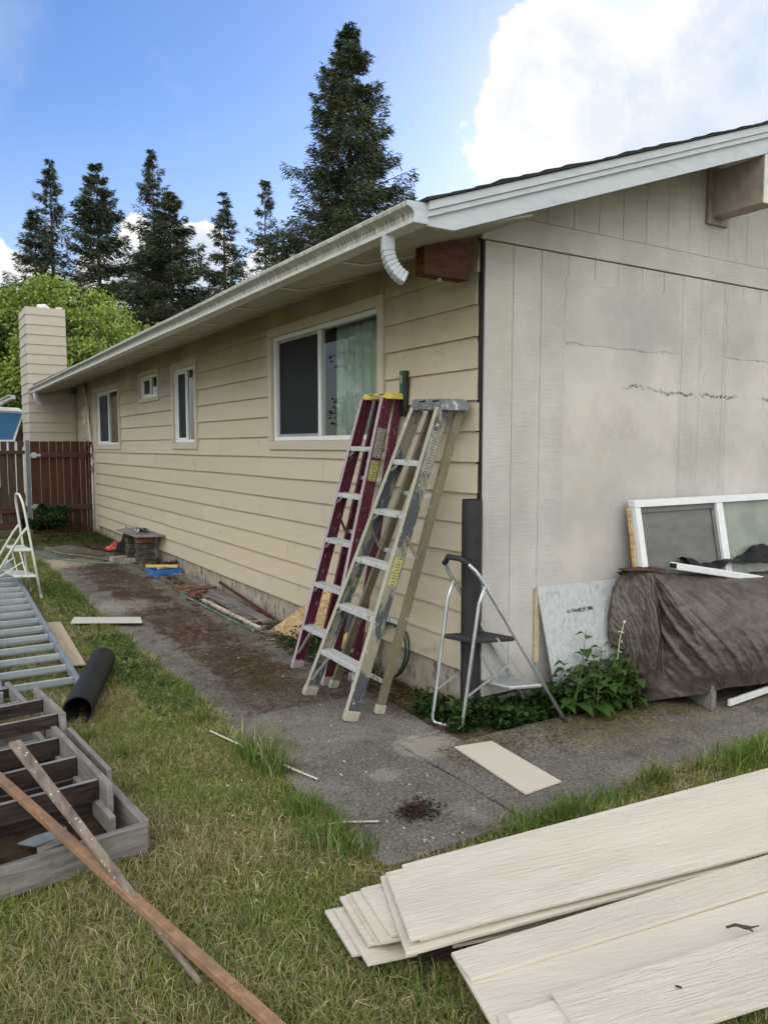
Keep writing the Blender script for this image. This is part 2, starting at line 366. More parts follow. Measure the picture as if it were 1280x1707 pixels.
k = MT('osb_yellow', .7, .25); v1 = k.vor(22, k.pos((1, 1, 3), rand=True), out='Color'); sv = k.n('ShaderNodeSeparateXYZ'); k.set(sv.inputs[0], v1)
k.color(k.mix(sv.outputs[0], (.34, .22, .10), (.60, .45, .24))); M['osb'] = k.m
k = MT('weathered_osb', .7, .3); v1 = k.vor(75, k.pos((1, 1, .7)), out='Color'); sv = k.n('ShaderNodeSeparateXYZ'); k.set(sv.inputs[0], v1)
fine = k.noise(40, 6, .7, k.pos((1, 1, .45))); c = k.mix(sv.outputs[0], (.42, .44, .455), (.50, .52, .535)); c = k.mix(k.math('MULTIPLY', k.step(fine, .52, .70), .55), c, (.13, .14, .15))
zz_ = k.xyz(); wv = k.math('ADD', zz_[2], k.math('MULTIPLY', k.noise(9, 5, .7), .03)); c = k.mix(k.math('MULTIPLY', k.math('MULTIPLY', k.band(wv, .575, .598, .006), k.band(zz_[0], .63, .86, .02)), k.step(k.noise(50, 4, .7), .38, .55)), c, (.03, .03, .03))
k.color(c); k.bump(fine, .4, .003); M['osb_grey'] = k.m
M['ply'] = wood('pale_plywood', (.60, .50, .37), (.43, .34, .23), st=(10, 1, 10), dirt=(.30, .25, .19), dl=.6, dh=.8)
# new fibre siding planks, primed
k = MT('primed_plank', .62, .3); p = k.pos((1.1, 14, 4), rand=True, obj=True); a = k.noise(4.5, 8, .6, p, 1.1); lam = k.noise(1.4, 5, .55, k.pos((1, 3, 1), rand=True, obj=True), .4)
c = k.mix(k.step(lam, .3, .7), (.62, .565, .49), (.70, .65, .575)); c = k.mix(k.math('MULTIPLY', k.step(k.noise(2, 8, .75, k.pos(rand=True), .4), .60, .78), .5), c, (.36, .35, .33))
c = k.mix(k.math('MULTIPLY', k.rand, .35), c, (.52, .47, .40))
fine = k.noise(70, 5, .6, k.pos((.35, 1, 1), rand=True, obj=True), .5); msk = k.math('ADD', .35, k.math('MULTIPLY', .65, k.step(k.noise(2.2, 4, .5, k.pos((.6, 1.5, 1), rand=True, obj=True)), .35, .6)))
k.color(k.mix(k.math('MULTIPLY', k.step(a, .60, .72), k.math('MULTIPLY', msk, .16)), c, (.33, .30, .26))); k.bump(k.math('ADD', k.math('MULTIPLY', a, msk), k.math('MULTIPLY', fine, .35)), .8, .008); M['plank'] = k.m
M['plank_new'] = simple('clean_offcut', (.60, .555, .48), .55, .35, var=.03, scale=5)
# metals, plastics
M['alu'] = simple('dull_aluminium', (.50, .53, .55), .42, .5, metal=.75, var=.12, dirt=(.30, .31, .31), dscale=8, dlo=.5, dhi=.8, bump=.1)
M['alu_rung'] = simple('ladder_rung_metal', (.42, .47, .50), .5, .5, metal=.45, var=.12, dirt=(.27, .29, .29), dscale=7, dlo=.5, dhi=.8, bump=.1)
M['alu_paint'] = simple('paint_splashed_step', (.62, .63, .64), .5, .4, metal=.25, var=.08, dirt=(.25, .24, .22), dscale=30, dlo=.56, dhi=.64)
M['cream_metal'] = simple('cream_stool_enamel', (.62, .63, .58), .4, .5, var=.06, dirt=(.35, .33, .28), dscale=18, dlo=.6, dhi=.72)
def fibre(name, base, scrape, grime, gl=.52, gh=.60):
    k = MT(name, .5, .35); p = k.pos((1, 1, .3), rand=True)
    c = k.mix(k.step(k.noise(5, 5, .6, p), .3, .7), tuple(q*.8 for q in base), base)
    c = k.mix(k.step(k.noise(5.5, 8, .7, k.pos((1, 1, .45), rand=True), .6), gl, gh), c, grime)
    c = k.mix(k.step(k.noise(48, 5, .7, k.pos((1, 1, .5))), .60, .66), c, scrape)
    k.color(c); return k.m
M['fib_red'] = fibre('maroon_fibreglass', (.115, .022, .045), (.42, .36, .37), (.15, .09, .09), .6, .75)
M['fib_red_edge'] = fibre('maroon_rail_edge', (.46, .38, .42), (.6, .57, .58), (.20, .08, .12), .6, .75)
M['fib_beige'] = fibre('khaki_fibreglass', (.30, .285, .215), (.52, .52, .47), (.075, .085, .095), .49, .56)
M['fib_beige_edge'] = fibre('khaki_rail_edge', (.47, .455, .37), (.62, .6, .54), (.28, .265, .21), .52, .7)
M['fib_beige_in'] = fibre('khaki_rail_inside', (.21, .185, .125), (.36, .34, .27), (.10, .09, .065), .55, .7)
M['yellow_cap'] = simple('yellow_plastic', (.70, .56, .10), .5, .4, var=.06, dirt=(.40, .33, .12), dscale=14, dlo=.56, dhi=.7)
M['grey_cap'] = simple('grimy_grey_cap', (.13, .145, .155), .45, .5, var=.25, scale=25, dirt=(.42, .42, .41), dscale=22, dlo=.52, dhi=.62)
M['label_grey'] = simple('worn_sticker', (.30, .29, .26), .5, .3, var=.3, scale=60)
M['print'] = simple('worn_print', (.13, .13, .12), .6, .3, var=.5, scale=80)
M['label_yellow'] = simple('yellow_sticker', (.42, .42, .16), .5, .3, var=.3, scale=50)
M['black'] = simple('black_plastic', (.016, .016, .017), .35, .5, var=.2)
M['black_hole'] = simple('black_recess', (.008, .008, .008), .9, .1)
M['rubber'] = simple('black_rubber', (.03, .03, .032), .7, .3)
k = MT('tar_paper', .62, .35); k.color(k.mix(k.step(k.noise(3, 6, .65), .3, .7), (.013, .013, .014), (.028, .028, .030))); k.bump(k.noise(9, 4, .6), .25, .01); M['tar'] = k.m
k = MT('brown_tarp', .42, .5); wv2 = k.noise(60, 4, .6, k.pos((1, 1, 1))); cr = k.noise(9, 5, .6, k.pos((1, 1, 1.6)), .8)
c = k.mix(k.step(cr, .35, .65), (.050, .038, .032), (.098, .078, .069)); k.color(c); k.rough(k.math('ADD', .24, k.math('MULTIPLY', cr, .25)))
cr2 = k.noise(26, 5, .6, k.pos((1, 1, 2.5)), 1.5); k.bump(k.math('ADD', k.math('MULTIPLY', cr, 1.3), k.math('ADD', k.math('MULTIPLY', cr2, .35), k.math('MULTIPLY', wv2, .05))), .26, .02); M['tarp'] = k.m
k = MT('black_sheeting', .3, .25); k.color((.005, .005, .006)); k.bump(k.noise(20, 6, .65, k.pos((1, 1, 2)), 1.5), .9, .02); M['sheeting'] = k.m
M['green_hose'] = simple('green_hose_rubber', (.085, .20, .12), .45, .5, dirt=(.30, .32, .25), dscale=8)
M['dark_hose'] = simple('dark_hose_rubber', (.03, .065, .045), .4, .5)
M['red_cable'] = simple('red_brown_cable', (.16, .035, .028), .5, .4)
M['blue_box'] = simple('blue_plastic', (.03, .17, .52), .4, .5, var=.1)
M['yellow_tool'] = simple('yellow_paint', (.72, .52, .13), .45, .4)
M['green_tool'] = simple('green_plastic', (.012, .12, .055), .35, .5)
M['red_cloth'] = simple('coral_cloth', (.58, .10, .08), .8, .2)
M['white_glove'] = simple('glove_fabric', (.55, .54, .50), .8, .2, dirt=(.04, .04, .04), dscale=16, dlo=.46, dhi=.5)
M['brick'] = simple('old_brick', (.20, .085, .06), .85, .2, var=.2, dirt=(.30, .27, .24), dscale=10)
M['brick_dark'] = simple('sooty_block', (.085, .075, .062), .9, .1, var=.3, dirt=(.22, .20, .17), dscale=12)
M['steel_post'] = simple('galvanised_post', (.16, .18, .20), .5, .5, metal=.5)
M['pvc'] = simple('painted_conduit', (.60, .55, .50), .5, .4)
M['shingle'] = simple('dark_shingle', (.022, .023, .026), .85, .2, var=.3, scale=40)
k = MT('foundation_concrete', .85, .2); a = k.noise(7, 8, .7, k.pos((1, 1, 1))); zc = k.xyz()
c = k.mix(k.step(a, .3, .75), (.29, .25, .20), (.47, .42, .35)); c = k.mix(k.math('MULTIPLY', k.step(k.noise(14, 7, .7, k.pos((1, 1, .4))), .52, .64), .85), c, (.085, .075, .06))
k.color(c); k.bump(a, .5, .01); M['found'] = k.m
# ground
k = MT('soil', .95, .1); a = k.noise(7, 9, .7); b_ = k.noise(1.2, 5, .6); c = k.mix(k.step(a, .3, .7), (.035, .024, .015), (.105, .078, .05)); c = k.mix(k.step(b_, .55, .7), c, (.075, .07, .03)); k.color(c); k.bump(a, .9, .03); M['soil'] = k.m
k = MT('lawn_soil', .95, .1); a = k.noise(9, 9, .7); c = k.mix(k.step(a, .3, .7), (.04, .046, .016), (.17, .155, .07)); k.color(c); k.bump(a, .8, .02); M['lawn'] = k.m
k = MT('old_concrete', .8, .25); P_ = k.pos()
ag = k.vor(150, P_, out='Color'); sv = k.n('ShaderNodeSeparateXYZ'); k.set(sv.inputs[0], ag)
a = k.noise(3.2, 8, .68); f = k.noise(60, 6, .7); zc = k.xyz()
c = k.mix(k.step(f, .3, .7), (.090, .081, .073), (.20, .185, .168))
c = k.mix(k.math('MULTIPLY', k.step(sv.outputs[0], .90, .96), .5), c, (.36, .34, .31)); c = k.mix(k.math('MULTIPLY', k.step(sv.outputs[1], .80, .9), .6), c, (.035, .033, .032))
c = k.mix(k.math('MULTIPLY', k.step(a, .50, .68), .6), c, (.055, .048, .042)); c = k.mix(k.math('MULTIPLY', k.step(k.noise(1.9, 9, .7, k.pos((1, 1, 1)), .6), .46, .66), .7), c, k.mix(k.step(f, .35, .65), (.16, .148, .13), (.33, .31, .28)))
far = k.step(zc[1], .6, 3.4); c = k.mix(k.math('MULTIPLY', far, .6), c, k.mix(k.step(k.noise(5, 8, .7), .35, .65), (.13, .12, .105), (.31, .29, .26)))
# brown moss and needle litter along the wall side of the walk
lit = k.math('ADD', k.noise(1.7, 7, .66, k.pos((1.4, 1, 1)), .8), k.math('MULTIPLY', k.band(zc[0], -1.08, -.45, .18), .31))
lit = k.math('MULTIPLY', k.step(k.math('ADD', lit, k.math('MULTIPLY', k.math('SUBTRACT', k.noise(11, 6, .7), .5), .22)), .66, .76), k.band(zc[1], 1.1, 8.2, .45))
lc = k.mix(k.step(k.noise(38, 6, .75), .3, .7), (.024, .013, .008), (.13, .072, .045)); lc = k.mix(k.step(k.math('ADD', k.noise(3.3, 6, .65), k.math('MULTIPLY', k.step(zc[1], 3.2, .8), .14)), .52, .66), lc, k.mix(k.step(k.noise(30, 5, .7), .35, .65), (.03, .026, .012), (.10, .09, .04)))
c = k.mix(k.math('MULTIPLY', lit, k.step(k.math('ADD', k.noise(26, 7, .75), k.math('MULTIPLY', k.noise(4, 5, .6), .5)), .58, .80)), c, lc)
# green brown moss on the corner slab towards the tarp
ms_ = k.math('MULTIPLY', k.step(zc[0], -.3, .7), k.step(zc[1], -.95, -.35)); ms_ = k.math('MULTIPLY', ms_, k.step(k.noise(4.5, 8, .7), .38, .54))
c = k.mix(k.math('MULTIPLY', ms_, .85), c, k.mix(k.step(k.noise(7, 6, .7), .42, .6), k.mix(k.step(k.noise(30, 5, .7), .35, .65), (.045, .034, .018), (.13, .105, .045)), k.mix(k.step(k.noise(30, 5, .7), .35, .65), (.09, .045, .012), (.15, .15, .04))))
# dark scorched spot with moss and pale dust
def blob(x, y, r, lo=.8, hi=.5, nz=.7):
    d = k.n('ShaderNodeVectorMath', operation='DISTANCE'); k.set(d.inputs[0], k.g.outputs['Position']); d.inputs[1].default_value = (x, y, 0)
    return k.step(k.math('ADD', k.math('DIVIDE', d.outputs['Value'], r), k.math('MULTIPLY', k.math('SUBTRACT', k.noise(16, 7, .75), .5), nz*3)), lo+.25, hi)
c = k.mix(k.math('MULTIPLY', blob(-.955, -.74, .09), .75), c, (.022, .016, .012))
c = k.mix(k.math('MULTIPLY', blob(-.50, -.16, .20), .38), c, (.48, .45, .39))
c = k.mix(k.math('MULTIPLY', blob(-.88, -.36, .10), .28), c, (.42, .41, .38))
c = k.mix(k.math('MULTIPLY', blob(-1.05, 7.2, .5), .75), c, (.50, .43, .33))
c = k.mix(k.math('MULTIPLY', blob(-1.02, 4.2, .35), .5), c, (.44, .41, .36))
k.color(c); k.bump(k.math('ADD', k.math('MULTIPLY', f, .6), k.math('ADD', k.math('MULTIPLY', sv.outputs[0], .5), k.math('MULTIPLY', lit, 1.2))), .55, .006); M['concrete'] = k.m
def vcol(name, rough=.6, trans=.0, spec=.25, bump=False):
    k = MT(name, rough, spec); a = k.n('ShaderNodeVertexColor', layer_name='Col'); k.color(a.outputs[0])
    if trans:
        t = k.n('ShaderNodeBsdfTranslucent'); k.t.links.new(a.outputs[0], t.inputs[0]); ms = k.n('ShaderNodeMixShader'); ms.inputs[0].default_value = trans
        k.t.links.new(k.b.outputs[0], ms.inputs[1]); k.t.links.new(t.outputs[0], ms.inputs[2]); k.t.links.new(ms.outputs[0], k.o.inputs['Surface'])
    return k.m
M['blade'] = vcol('grass_blade', .55, .30); M['leaf'] = vcol('broad_leaf', .5, .35, .35); M['needle'] = vcol('needle_spray', .7, .08, .15); M['litter'] = vcol('litter_bits', .85, 0, .1)
M['bark'] = simple('conifer_bark', (.075, .055, .042), .9, .1, var=.3, scale=8, stretch=(1, 1, .2))
M['stem'] = simple('plant_stem', (.13, .17, .06), .7, .2)
M['stem_pale'] = simple('pale_stem', (.34, .38, .16), .7, .2)

# ------------------------------------------------------------------ setting: ground
mb = MB(); xs = [-80, -30, -10, -5, -3, -1.33, -1.25, 0.1, 3, 10, 30, 80]; ys = [-60, -20, -5, -2, -1.2, -1.0, 0, 1, 3, 6, 9, 12, 20, 50, 160]
vs = [(x, y, gz(x, min(y, 14))-.035-(.02 if -1.3 < x < .5 and y > -1.1 else 0)) for y in ys for x in xs]; nx_ = len(xs)
fs = [(j*nx_+i, j*nx_+i+1, (j+1)*nx_+i+1, (j+1)*nx_+i) for j in range(len(ys)-1) for i in range(nx_-1)]
mb.add(vs, fs); o = obj('ground', mb, M['lawn']); tag(o, kind='structure')
def zq(p, dz=0): return (p[0], p[1], gz(p[0], p[1])+dz)
# soil between walk and wall
def strip(name, pts, m, dz=0., n=1, parent=None, thick=.12, bevel=.008):
    mb = MB(); P = [zq(p, dz) for p in pts]; mb.prism([(x, y, z-thick) for x, y, z in P], (0, 0, thick)); return obj(name, mb, m, parent, bevel=bevel)
mb = MB(); gx = np.linspace(-.45, .02, 12); gy = np.concatenate([np.linspace(-.02, 3, 60), np.linspace(3.1, 12.6, 90)])
vs = []; 
for yy in gy:
    for xx in gx: vs.append((xx, yy, gz(xx, yy)-.012-(.03 if xx < -.30 and yy < 3 else 0)+.022*math.sin(xx*23+yy*7)*math.sin(yy*11)+.03*max(0, (xx+.35))+random.uniform(-.006, .006)))
mb.add(vs, [(j*12+i, j*12+i+1, (j+1)*12+i+1, (j+1)*12+i) for j in range(len(gy)-1) for i in range(11)])
o = obj('soil_strip', mb, M['soil'], smooth=True); tag(o, kind='structure')
mb = MB(); gx = np.linspace(-.32, 3.2, 60); gy = np.linspace(-.26, .03, 8)
mb.add([(x, y, -.020+.012*math.sin(x*17)*math.sin(y*23+x*5)+.16*max(0, y+.17)) for y in gy for x in gx], [(j*60+i, j*60+i+1, (j+1)*60+i+1, (j+1)*60+i) for j in range(7) for i in range(59)])
o = obj('flower_bed_soil', mb, M['soil'], smooth=True); tag(o, kind='structure')
# walk: slabs with wavy worn edges
path = thing('path', 'old concrete walk', 'path', (0, 0, 0)); del path['label'], path['category']; tag(path, kind='structure')
def slab(poly, wob=.010, seg=.12, thick=.10):
    out = []
    for i in range(len(poly)):
        a = V(*poly[i]); b = V(*poly[(i+1) % len(poly)]); n = max(1, int(np.linalg.norm(b-a)/seg))
        for q in range(n):
            p = a+(b-a)*q/n+rng.uniform(-wob, wob, 2); out.append((p[0], p[1], gz(p[0], p[1])))
    mb = MB(); mb.prism([(x, y, z-thick) for x, y, z in out], (0, 0, thick)); obj('slab', mb, M['concrete'], path, bevel=.006)
slab([(-1.30, -1.05), (-.612, -1.05), (-.607, -.046), (-.30, -.03), (-.28, .9), (-1.30, .9)])
slab([(-1.30, .906), (-.28, .906), (-.26, 2.5), (-.36, 3.3), (-.33, 3.9), (-1.30, 3.95)])
slab([(-1.30, 3.965), (-.33, 3.915), (-.26, 5.0), (-.20, 5.9), (-.3, 6.5), (-.24, 7.4), (-.4, 8.0), (-.7, 9.0), (-1.25, 9.0)], .02)
slab([(-.600, -1.05), (3.6, -1.08), (3.6, -.22), (.2, -.20), (-.28, -.20), (-.297, -.042), (-.598, -.055)])

# ------------------------------------------------------------------ house
house = thing('house', 'single storey beige house with lap siding, gable wall and chimney', 'house', (0, 0, 0))
CH = .1767; Z0 = .255
WINS = [(1.02, 2.93, 1.555, 2.592, .075), (4.90, 5.82, 1.552, 2.552, .075), (6.35, 7.30, 2.165, 2.565, .055), (8.44, 10.13, 1.535, 2.53, .075)]
# wall backing with openings, and a closed dark interior
mb = MB()
ye = sorted({0.0, 10.2}.union(*[{w[0]+.05, w[1]-.05} for w in WINS])); 
def wallbox(y0, y1, z0, z1): mb.box((.004, y0, z0), (.10, y1, z1))
cur = .014
for (a, b, z0, z1, cw) in WINS:
    wallbox(cur, a+.05, .263, 2.85); wallbox(a+.05, b-.05, .263, z0+.05); wallbox(a+.05, b-.05, z1-.05, 2.85); cur = b-.05
wallbox(cur, 10.28, .263, 2.85)
obj('wall', mb, M['room'], house)
mb = MB(); mb.box((.104, .116, .2), (3.4, 10.25, .24)); mb.box((3.4, .116, .2), (3.45, 10.25, 2.9)); mb.box((.104, 10.19, .24), (3.4, 10.25, 2.86)); mb.box((.104, .116, 2.86), (3.4, 10.25, 2.90))
for yy in (3.6, 6.05, 7.9): mb.box((.104, yy, .245), (3.39, yy+.06, 2.855))
obj('interior_shell', mb, M['room'], house)
# lap siding, one object per board
joints = {6: [6.72, 3.16, 1.93], 5: [5.71, 9.0], 4: [6.755, 3.17, .5], 3: [8.2, 4.78, 1.9], 2: [6.2, 2.6], 1: [8.9, 4.5], 0: [6.73, 3.16], 7: [7.9, 4.2], 8: [], 9: [], 10: [], 11: [], 12: [], 13: [5.9], -1: []}
stag = {}
def board(y0, y1, z0, z1, full=True):
    y0 += .0012; y1 -= .0012
    L = .012*(z1-z0)/CH
    mb = MB(); xb = -.027+random.uniform(-.0015, .0015); xt = xb+.021*(z1-z0)/CH
    prof = [(0.002, z0), (xb, z0), (xt, z1+.004), (0.002, z1+.004)]
    nseg = max(1, int((y1-y0)/.5)); 
    dz = lambda y: .0015*math.sin(y*2.1+z0*9)
    ring = []
    for i in range(nseg+1):
        y = y0+(y1-y0)*i/nseg; ring += [(x, y, zz0+(dz(y) if j in (0, 1) else 0)) for j, (x, zz0) in enumerate(prof)]
    fs = [(3, 2, 1, 0), tuple(nseg*4+q for q in range(4))]
    for i in range(nseg): fs += [(i*4+q, i*4+(q+1) % 4, (i+1)*4+(q+1) % 4, (i+1)*4+q) for q in range(4)]
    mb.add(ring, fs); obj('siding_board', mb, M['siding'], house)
for kk in range(0, 14):
    z0 = Z0+kk*CH; z1 = min(z0+CH, 2.76) if kk < 13 else 2.775
    ystart = random.choice([.030, .036, .043, .048]); spans = [(ystart, 10.26, z0, z1)]
    for (a, b, wz0, wz1, cw) in WINS:
        new = []
        for (p, q, c0, c1) in spans:
            if c1 <= wz0+.001 or c0 >= wz1-.001 or q <= a or p >= b: new.append((p, q, c0, c1)); continue
            if p < a: new.append((p, a-.003, c0, c1))
            if q > b: new.append((b+.003, q, c0, c1))
            if c0 < wz0-.01: new.append((max(p, a-.003), min(q, b+.003), c0, wz0-.003))
            if c1 > wz1+.01: new.append((max(p, a-.003), min(q, b+.003), wz1+.003, c1))
        spans = new
    for (p, q, c0, c1) in spans:
        js = sorted(j for j in joints.get(kk, []) if p+.1 < j < q-.1); cur = p
        for j in js+[q]: board(cur, j, c0, c1); cur = j
# corner: black felt gap and end trim at the far end
mb = MB(); mb.box((-.008, .0135, .22), (.003, .052, 2.74)); obj('corner_felt', mb, M['black'], house)
mb = MB(); mb.box((-.030, 10.262, .2), (.10, 10.34, 2.75)); obj('corner_board', mb, M['casing'], house, bevel=.002)
# foundation
mb = MB(); ys_ = np.linspace(.05, 10.25, 60)
mb.box((.012, .02, -.3), (.09, 10.25, .262)); obj('foundation', mb, M['found'], house)
mb = MB(); mb.box((.02, .03, -.3), (9.0, .08, .10)); obj('foundation', mb, M['found'], house)

# windows
def window(a, b, z0, z1, cw, split, style):
    f = MB(); X0, X1 = -.012, .05; a2, b2, c0, c1 = a+cw, b-cw, z0+cw, z1-cw; t = .034
    f.box((X0, a2, c0), (X1, b2, c0+t)); f.box((X0, a2, c1-t), (X1, b2, c1)); f.box((X0, a2, c0+t), (X1, a2+t, c1-t)); f.box((X0, b2-t, c0+t), (X1, b2, c1-t))
    w = obj('window', f, M['vinyl'], house, bevel=.003)
    for q in [((-.039, a, z0), (.004, b, z0+cw-.002)), ((-.039, a, z1-cw+.002), (.004, b, z1)), ((-.038, a, z0+cw), (.004, a+cw-.002, z1-cw)), ((-.038, b-cw+.002, z0+cw), (.004, b, z1-cw))]:
        m_ = MB(); m_.box(*q); obj('casing', m_, M['casing'], w, bevel=.0025)
    ym = a2+(b2-a2)*split
    s = MB(); s.box((-.004, ym-.022, c0+t+.001), (.040, ym+.022, c1-t-.001)); obj('meeting_rail', s, M['vinyl'], w, bevel=.003)
    # right-hand fixed pane, left-hand sliding sash with insect screen
    g = MB(); g.box((.012, a2+t, c0+t), (.016, ym-.022, c1-t)); obj('pane', g, M['glass'], w)
    g = MB(); g.box((.030, ym+.022, c0+t), (.034, b2-t, c1-t)); obj('pane', g, M['glass'], w)
    s = MB(); ts = .022
    s.box((.008, ym+.023, c0+t+.001), (.026, b2-t-.001, c0+t+ts)); s.box((.008, ym+.023, c1-t-ts), (.026, b2-t-.001, c1-t-.001)); s.box((.008, b2-t-ts-.012, c0+t+ts), (.026, b2-t-.001, c1-t-ts))
    obj('sash', s, M['alu'] if style == 'big' else M['vinyl'], w, bevel=.002)
    g = MB(); g.box((.014, ym+.023, c0+t+ts), (.016, b2-t-ts-.012, c1-t-ts)); obj('screen', g, M['screen'], w)
    return w
window(*WINS[0], .52, 'big'); window(*WINS[1], .47, 's'); window(*WINS[2], .50, 's'); window(*WINS[3], .50, 's')
def curtain(y0, y1, z0, z1, m, X, amp, waves, label, cat='curtain'):
    n = 90; mb = MB(); vs = []
    for j, z in enumerate((z0, (z0+z1)/2, z1)):
        for i in range(n+1):
            t = i/n; ph = t*waves*2*math.pi; vs.append((X+amp*(math.sin(ph)+.4*math.sin(ph*2.3+1))*(1-.25*j/2), y0+(y1-y0)*t, z))
    mb.add(vs, [(r*(n+1)+i, r*(n+1)+i+1, (r+1)*(n+1)+i+1, (r+1)*(n+1)+i) for r in range(2) for i in range(n)])
    o = top('curtain', mb, m, label, cat, smooth=True); sm = o.modifiers.new('s', 'SOLIDIFY'); sm.thickness = .002
curtain(1.36, 1.95, 1.55, 2.57, M['curtain'], .13, .016, 6, 'pale green sheer curtain behind the right pane of the large window')
curtain(2.46, 2.80, 1.55, 2.57, M['shade_dark'], .20, .02, 4, 'dark grey curtain behind the insect screen of the large window')
curtain(9.15, 9.95, 1.55, 2.5, M['floral'], .14, .012, 5, 'purple flowered curtain behind the far window beside the fence')
curtain(5.90, 6.04, 1.55, 2.5, M['shade_dark'], .18, .012, 3, 'dark curtain at the left side of the tall narrow window')

# gable wall: planks between grooves (lower), band, planks (upper)
mb = MB(); mb.prism([(.0, .0125, .12), (9.2, .0125, .12), (9.2, .0125, 2.83), (4.6, .0125, 4.32), (0.0, .0125, 2.80)], (0, .10, 0)); obj('gable_backing', mb, M['shingle'], house)
gx_ = [0.0, .205, .42, .636, .86, 1.068, 1.289, 1.504, 1.70, 1.893, 2.15, 2.356]
while gx_[-1] < 4.6: gx_.append(gx_[-1]+.213)
for i in range(len(gx_)-1):
    a, b = gx_[i]+.0014, gx_[i+1]-.0014; mb = MB()
    off = random.uniform(0, .0012)
    mb.box((a, -off, .13), (b, .0125, 2.717)); obj('plank', mb, M['gable'], house, bevel=.0015, seg=1)
# patches of trowelled and smooth board over the planks (old window openings)
def patch(x0, x1, z0, z1, m, th=.004, n=14):
    ring = []
    P = [(x0, z0), (x1, z0), (x1, z1), (x0, z1)]; n = 34
    for i in range(4):
        a = V(*P[i]); b = V(*P[(i+1) % 4])
        for q in range(n):
            p = a+(b-a)*q/n+(rng.uniform(-.007, .007, 2))+.006*math.sin(q*.7+i); ring.append((p[0], -th, p[1]))
    mb = MB(); mb.prism(ring, (0, th-.0003, 0)); obj('wall_patch', mb, m, house, bevel=.002, seg=1)
patch(.610, 1.665, 2.197, 2.585, M['gable_filler'], .0035); patch(.615, 1.660, .40, 2.190, M['gable_smooth'], .0025)
patch(2.180, 3.25, 2.203, 2.615, M['gable_filler'], .0035); patch(2.200, 3.25, .40, 2.197, M['gable_smooth'], .0025)
mb = MB(); mb.box((-.028, -.012, 2.722), (4.6, .0124, 2.868)); obj('trim_board', mb, M['gable'], house, bevel=.003)
ux = [-.03+.213*i+.06 for i in range(-1, 23)]
for i in range(len(ux)-1):
    a, b = max(-.03, ux[i])+.0012, ux[i+1]-.0012
    if b < a+.03: continue
    zt = lambda x: 2.825+.3370*x
    if zt(b) < 2.875: continue
    mb = MB(); mb.prism([(a, -.004, 2.872), (b, -.004, 2.872), (b, -.004, zt(b)), (a, -.004, max(2.874, zt(a)))], (0, .016, 0)); obj('plank', mb, M['gable'], house, bevel=.0015, seg=1)
# roof
EZ, SL = 2.708, .3435
def rz(x): return EZ+SL*(x+.677)
def rb(x): return 2.60+.337*(x+.52)
RX = 4.6
def slopeprism(x0, x1, f0, f1, y0, y1):
    mb = MB(); mb.prism([(x0, y0, f0(x0)), (x1, y0, f0(x1)), (x1, y0, f1(x1)), (x0, y0, f1(x0))], (0, y1-y0, 0)); return mb
obj('roof', slopeprism(-.665, RX, lambda x: rz(x)-.03, lambda x: rz(x)-.004, -.376, 15.2), M['shingle'], house)
mb = MB(); mb.prism([(RX+.002, -.376, rz(RX)-.03), (9.9, -.376, rz(RX)-.03-.3435*5.3), (9.9, -.376, rz(RX)-.004-.3435*5.3), (RX+.002, -.376, rz(RX)-.004)], (0, 15.5, 0)); obj('roof', mb, M['shingle'], house)
mb = MB(); mb.prism([(-.675, -.40, 2.60), (-.52, -.40, 2.60), (RX, -.40, rb(RX)), (RX, -.40, rz(RX)-.088), (-.676, -.40, rz(-.676)-.050)], (0, .022, 0)); obj('rake_board', mb, M['white_trim'], house, bevel=.002)
obj('rake_board', slopeprism(-.678, RX, lambda x: rz(x)-.050-.022-.016*min(1, (x+.678)/5.3*1.6), lambda x: rz(x)-.044-.010*min(1, (x+.678)/3), -.417, -.4005), M['white_trim'], house, bevel=.002)
obj('rake_board', slopeprism(-.679, RX, lambda x: rz(x)-.0435-.010*min(1, (x+.678)/3), lambda x: rz(x)-.002, -.427, -.379), M['white_trim'], house, bevel=.002)
# shingle courses: sawtooth edge
mb = MB(); x = -.70
while x < RX-.05:
    t = .016+random.uniform(-.004, .007); l = .145
    mb.prism([(x, -.437-random.uniform(0, .006), rz(x)+.0005), (x+l*1.9, -.437, rz(x+l*1.9)+.0005), (x+l*1.9, -.437, rz(x+l*1.9)+.006), (x, -.437, rz(x)+.0005+t)], (0, 15.6, 0)); x += l
o = obj('shingles', mb, M['shingle'], house); tag(o, kind='stuff')
# underside of roof over the gable and the eave
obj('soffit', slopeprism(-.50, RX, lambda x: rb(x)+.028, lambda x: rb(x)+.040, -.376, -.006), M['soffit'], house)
mb = MB(); 
sp = [(-.668, 2.606), (-.52, 2.606), (-.002, 2.752), (-.002, 2.764), (-.522, 2.618), (-.668, 2.618)]
yy = -.376; pan = []
while yy < 12.1:
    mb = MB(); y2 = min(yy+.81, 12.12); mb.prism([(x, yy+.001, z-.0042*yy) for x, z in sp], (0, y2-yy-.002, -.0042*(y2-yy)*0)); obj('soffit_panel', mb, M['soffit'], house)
    if y2 < 12:
        b_ = MB(); b_.prism([(-.662, y2-.013, 2.601-.0042*y2), (-.522, y2-.013, 2.601-.0042*y2), (-.018, y2-.013, 2.743-.0042*y2), (-.018, y2-.013, 2.7495-.0042*y2), (-.522, y2-.013, 2.6055-.0042*y2), (-.662, y2-.013, 2.6055-.0042*y2)], (0, .026, 0)); obj('batten', b_, M['batten'], house)
    yy = y2
mb = MB(); mb.box((-.671, -.376, 2.602), (-.668, 12.1, 2.715)); obj('eave_board', mb, M['white_trim'], house)
